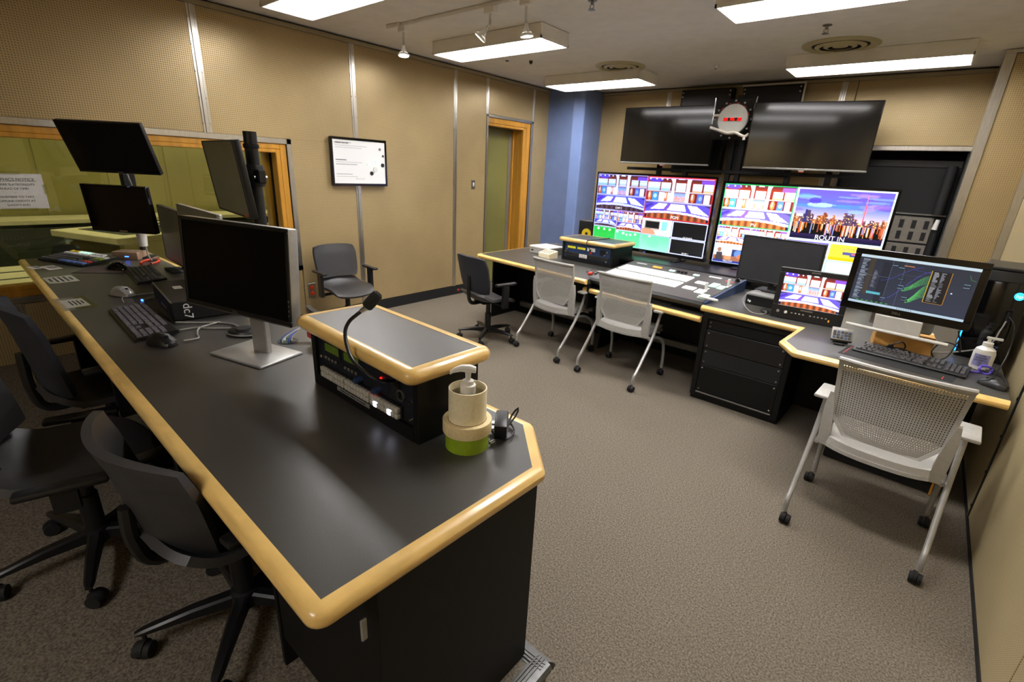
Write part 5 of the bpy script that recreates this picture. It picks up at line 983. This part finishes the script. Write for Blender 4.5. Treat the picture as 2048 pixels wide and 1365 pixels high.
t = thing('intercom_speaker', 'small cream desk unit with slotted top before the pale grey box', 'desk unit', (-3.36, 4.664, ZD), math.radians(-14), s=.96); G().loft([[Vector((x, y, z)) for y, z in ((-.065, 0), (-.065, .052), (.065, .085), (.065, 0))] for x in (-.105, .105)]).put('body', 'cream', t); g = G()
RXs = Matrix.Translation((0, 0, .069)) @ Matrix.Rotation(.25, 4, 'X')
for j in range(3):
    for i in range(4): g.bx(-.085+.045*i, -.05+.045*i, -.04+.03*j, -.028+.03*j, -.001, .002)
g.put('slots', 'blackm', t, mx=RXs)
t = thing('far_cord', 'thin black cord dangling over the small far cabinet', 'cable', (-2.82, 4.702, ZD+.262), s=.96); G().tube(smooth_path([(.02, .40, .0), (.0, .2, -.005), (-.02, .0, -.005), (-.02, -.05, -.012), (-.01, -.05, -.06), (.03, -.045, -.10)], 6), .005, 6).put('cord', 'cableb', t); G().bx(.02, .04, -.055, -.040, -.13, -.10, .003).put('plug', 'blackm', t)
# ================================================================ on the walls
t = thing('whiteboard', 'black-framed whiteboard screen with faint writing and magnets on the left wall', 'whiteboard', (XL+.045, 3.27, 1.75), PI/2)
mx = upright(0, 0, 0); G().bx(-.345, .345, -.245, .245, -.04, 0, .006).put('back_board', 'black', t, mx=mx); g = G()
for a in ((-.35, .35, .222, .248), (-.35, .35, -.248, -.222), (-.35, -.325, -.222, .222), (.325, .35, -.222, .222)): g.bx(*a, -.01, .012, .004)
g.put('frame', 'gloss', t, mx=mx); cv = Cv(130, 90, (232, 232, 232)); rr = np.random.default_rng(2)
for y, n_ in ((.06, 3), (.12, 6), (.17, 5), (.45, 2), (.50, 5), (.55, 4), (.78, 3), (.83, 4)): cv.rect(.04, y, .04+n_*.1, y+.012, (176, 178, 180) if n_ > 3 else (110, 112, 116))
for k in range(6): cv.rect(.40+.03*k, .88, .42+.03*k, .90, (190, 190, 190))
s = G().bx(-.325, .325, -.222, .222, -.002, .004).put('board', 'white', t, mx=mx); picture(cv, .65, .444, 'print', s, Matrix.Translation((0, 0, .0045)), 'faint_writing')
letters('CREW NOTES', .026, 'ink', s, Matrix.Translation((-.22, .19, .006)))
for x, y, r, m_ in ((.26, .15, .014, 'steel'), (.30, .08, .012, 'black'), (.29, -.02, .022, 'black'), (.14, -.11, .022, 'black'), (.10, -.01, .020, 'keyG'), (.21, .02, .022, 'keyG'), (.19, -.07, .03, 'inkw')): G().lathe([(r, 0), (r*.95, .008), (0, .009)], n=18).xf(Matrix.Translation((x, y, .004))).put('magnet', m_, s)
t = thing('paper_sign', 'white GRAPHICS NOTICE sheet taped to the studio window', 'sign', (XL-.137, .475, 1.43), PI/2); mx = upright(0, 0, 0)
G().bx(-.165, .165, -.124, .124, -.001, .0005).put('sheet', 'paper', t, mx=mx)
for k, (tx, sz) in enumerate((('GRAPHICS NOTICE', .0275), ('PREPARE SLATE/CREDITS', .0205), ('AHEAD OF TIME!', .0205), ('\u2014', .02), ('REMEMBER TO TAKE', .0205), ('OFFLINE CREDITS AT', .0205), ("SHOW'S END", .0205))): letters(tx, sz, 'ink', t, mx @ Matrix.Translation((0, .082-.029*k-(.006 if k else 0), .001)))
G().bx(-.128, .128, .070, .072, .0005, .001).put('underline', 'ink', t, mx=mx)
for a in ((-.09, .05, .118, .140), (.155, .178, -.02, .05), (-.10, .10, -.140, -.118)): G().bx(*a, .0006, .0010).put('clear_tape', 'clearpl', t, mx=mx)
# ================================================================ in the studio beyond the window
t = thing('studio_table', 'cream-topped table in the studio right below the window', 'table', (-6.2, .3, -.2)); G().bx(-.62, .68, -1.9, 1.3, .76, .82, .006).put('tabletop', 'creamwood', t)
for x in (-.30, .05, .34): G().bx(x, x+.03, -1.9, 1.3, .82, .824).put('inlay_strip', 'dolive', t)
for x in (-.55, .62):
    for y in (-1.85, 1.25): G().bx(x-.03, x+.03, y-.03, y+.03, 0, .76).put('leg', 'dolive', t)
for loc, rz, lab in (((-7.95, 2.1, -.2), .35, 'long cream-edged table with dark inset deeper in the studio'), ((-8.3, -.6, -.2), -.2, 'second cream-edged table with dark inset near the studio wall')):
    t = thing('studio_table', lab, 'table', loc, rz); G().bx(-.6, .6, -1.0, 1.0, .92, 1.0, .008).put('tabletop', 'creamwood', t); G().bx(-.42, .42, -.8, .8, 1.0, 1.006).put('inset', 'dolive', t)
    for x in (-.5, .5): G().bx(x-.04, x+.04, -.9, .9, 0, .92).put('side_panel', 'creamwood', t)
    for k in range(3): G().bx(-.3+.2*k, -.22+.2*k, -.5+.3*k, -.2+.3*k, 1.006, 1.03, .004).put('panel_block', ('white', 'greyrack', 'creamwood')[k], t)
for loc, rz, lab in (((-6.95, 2.75, -.2), .6, 'tilted cream board leaning in the studio behind the tan drive'),):
    t = thing('leaning_board', lab, 'board', loc, rz); G().box((0, 0, .62), (.05, .55, 1.2), Matrix.Rotation(.55, 3, 'Y'), .01).put('board', 'creamwood', t); G().bx(.2, .26, -.05, .05, 0, .95).put('prop', 'dolive', t)
t = thing('studio_counter', 'low dark counter along the far studio wall', 'counter', (-9.55, .6, -.2)); G().bx(-.3, .3, -4.0, 4.0, 0, .95).put('body', 'dolive', t); G().bx(-.33, .33, -4.0, 4.0, .95, 1.0).put('counter_top', 'creamwood', t)
for k, y in enumerate((-3.2, -1.6, 0, 1.6, 3.2)): G().bx(.3, .315, y-.72, y+.72, .08, .9, .01).put('door', 'dolive', t)
task_chair('dark studio chair standing at the cream table beyond the window', (-7.35, .75, -.2), math.radians(200), 'blackm', .74, .17, .225)
t = thing('light_box', 'white light box on the dark studio counter behind the sign', 'light box', (-9.4, -1.9, .8)); G().bx(-.1, .1, -.5, .5, 0, .35, .01).put('casing', 'creamwood', t); G().bx(.1, .105, -.45, .45, .05, .30).put('face', 'white', t)
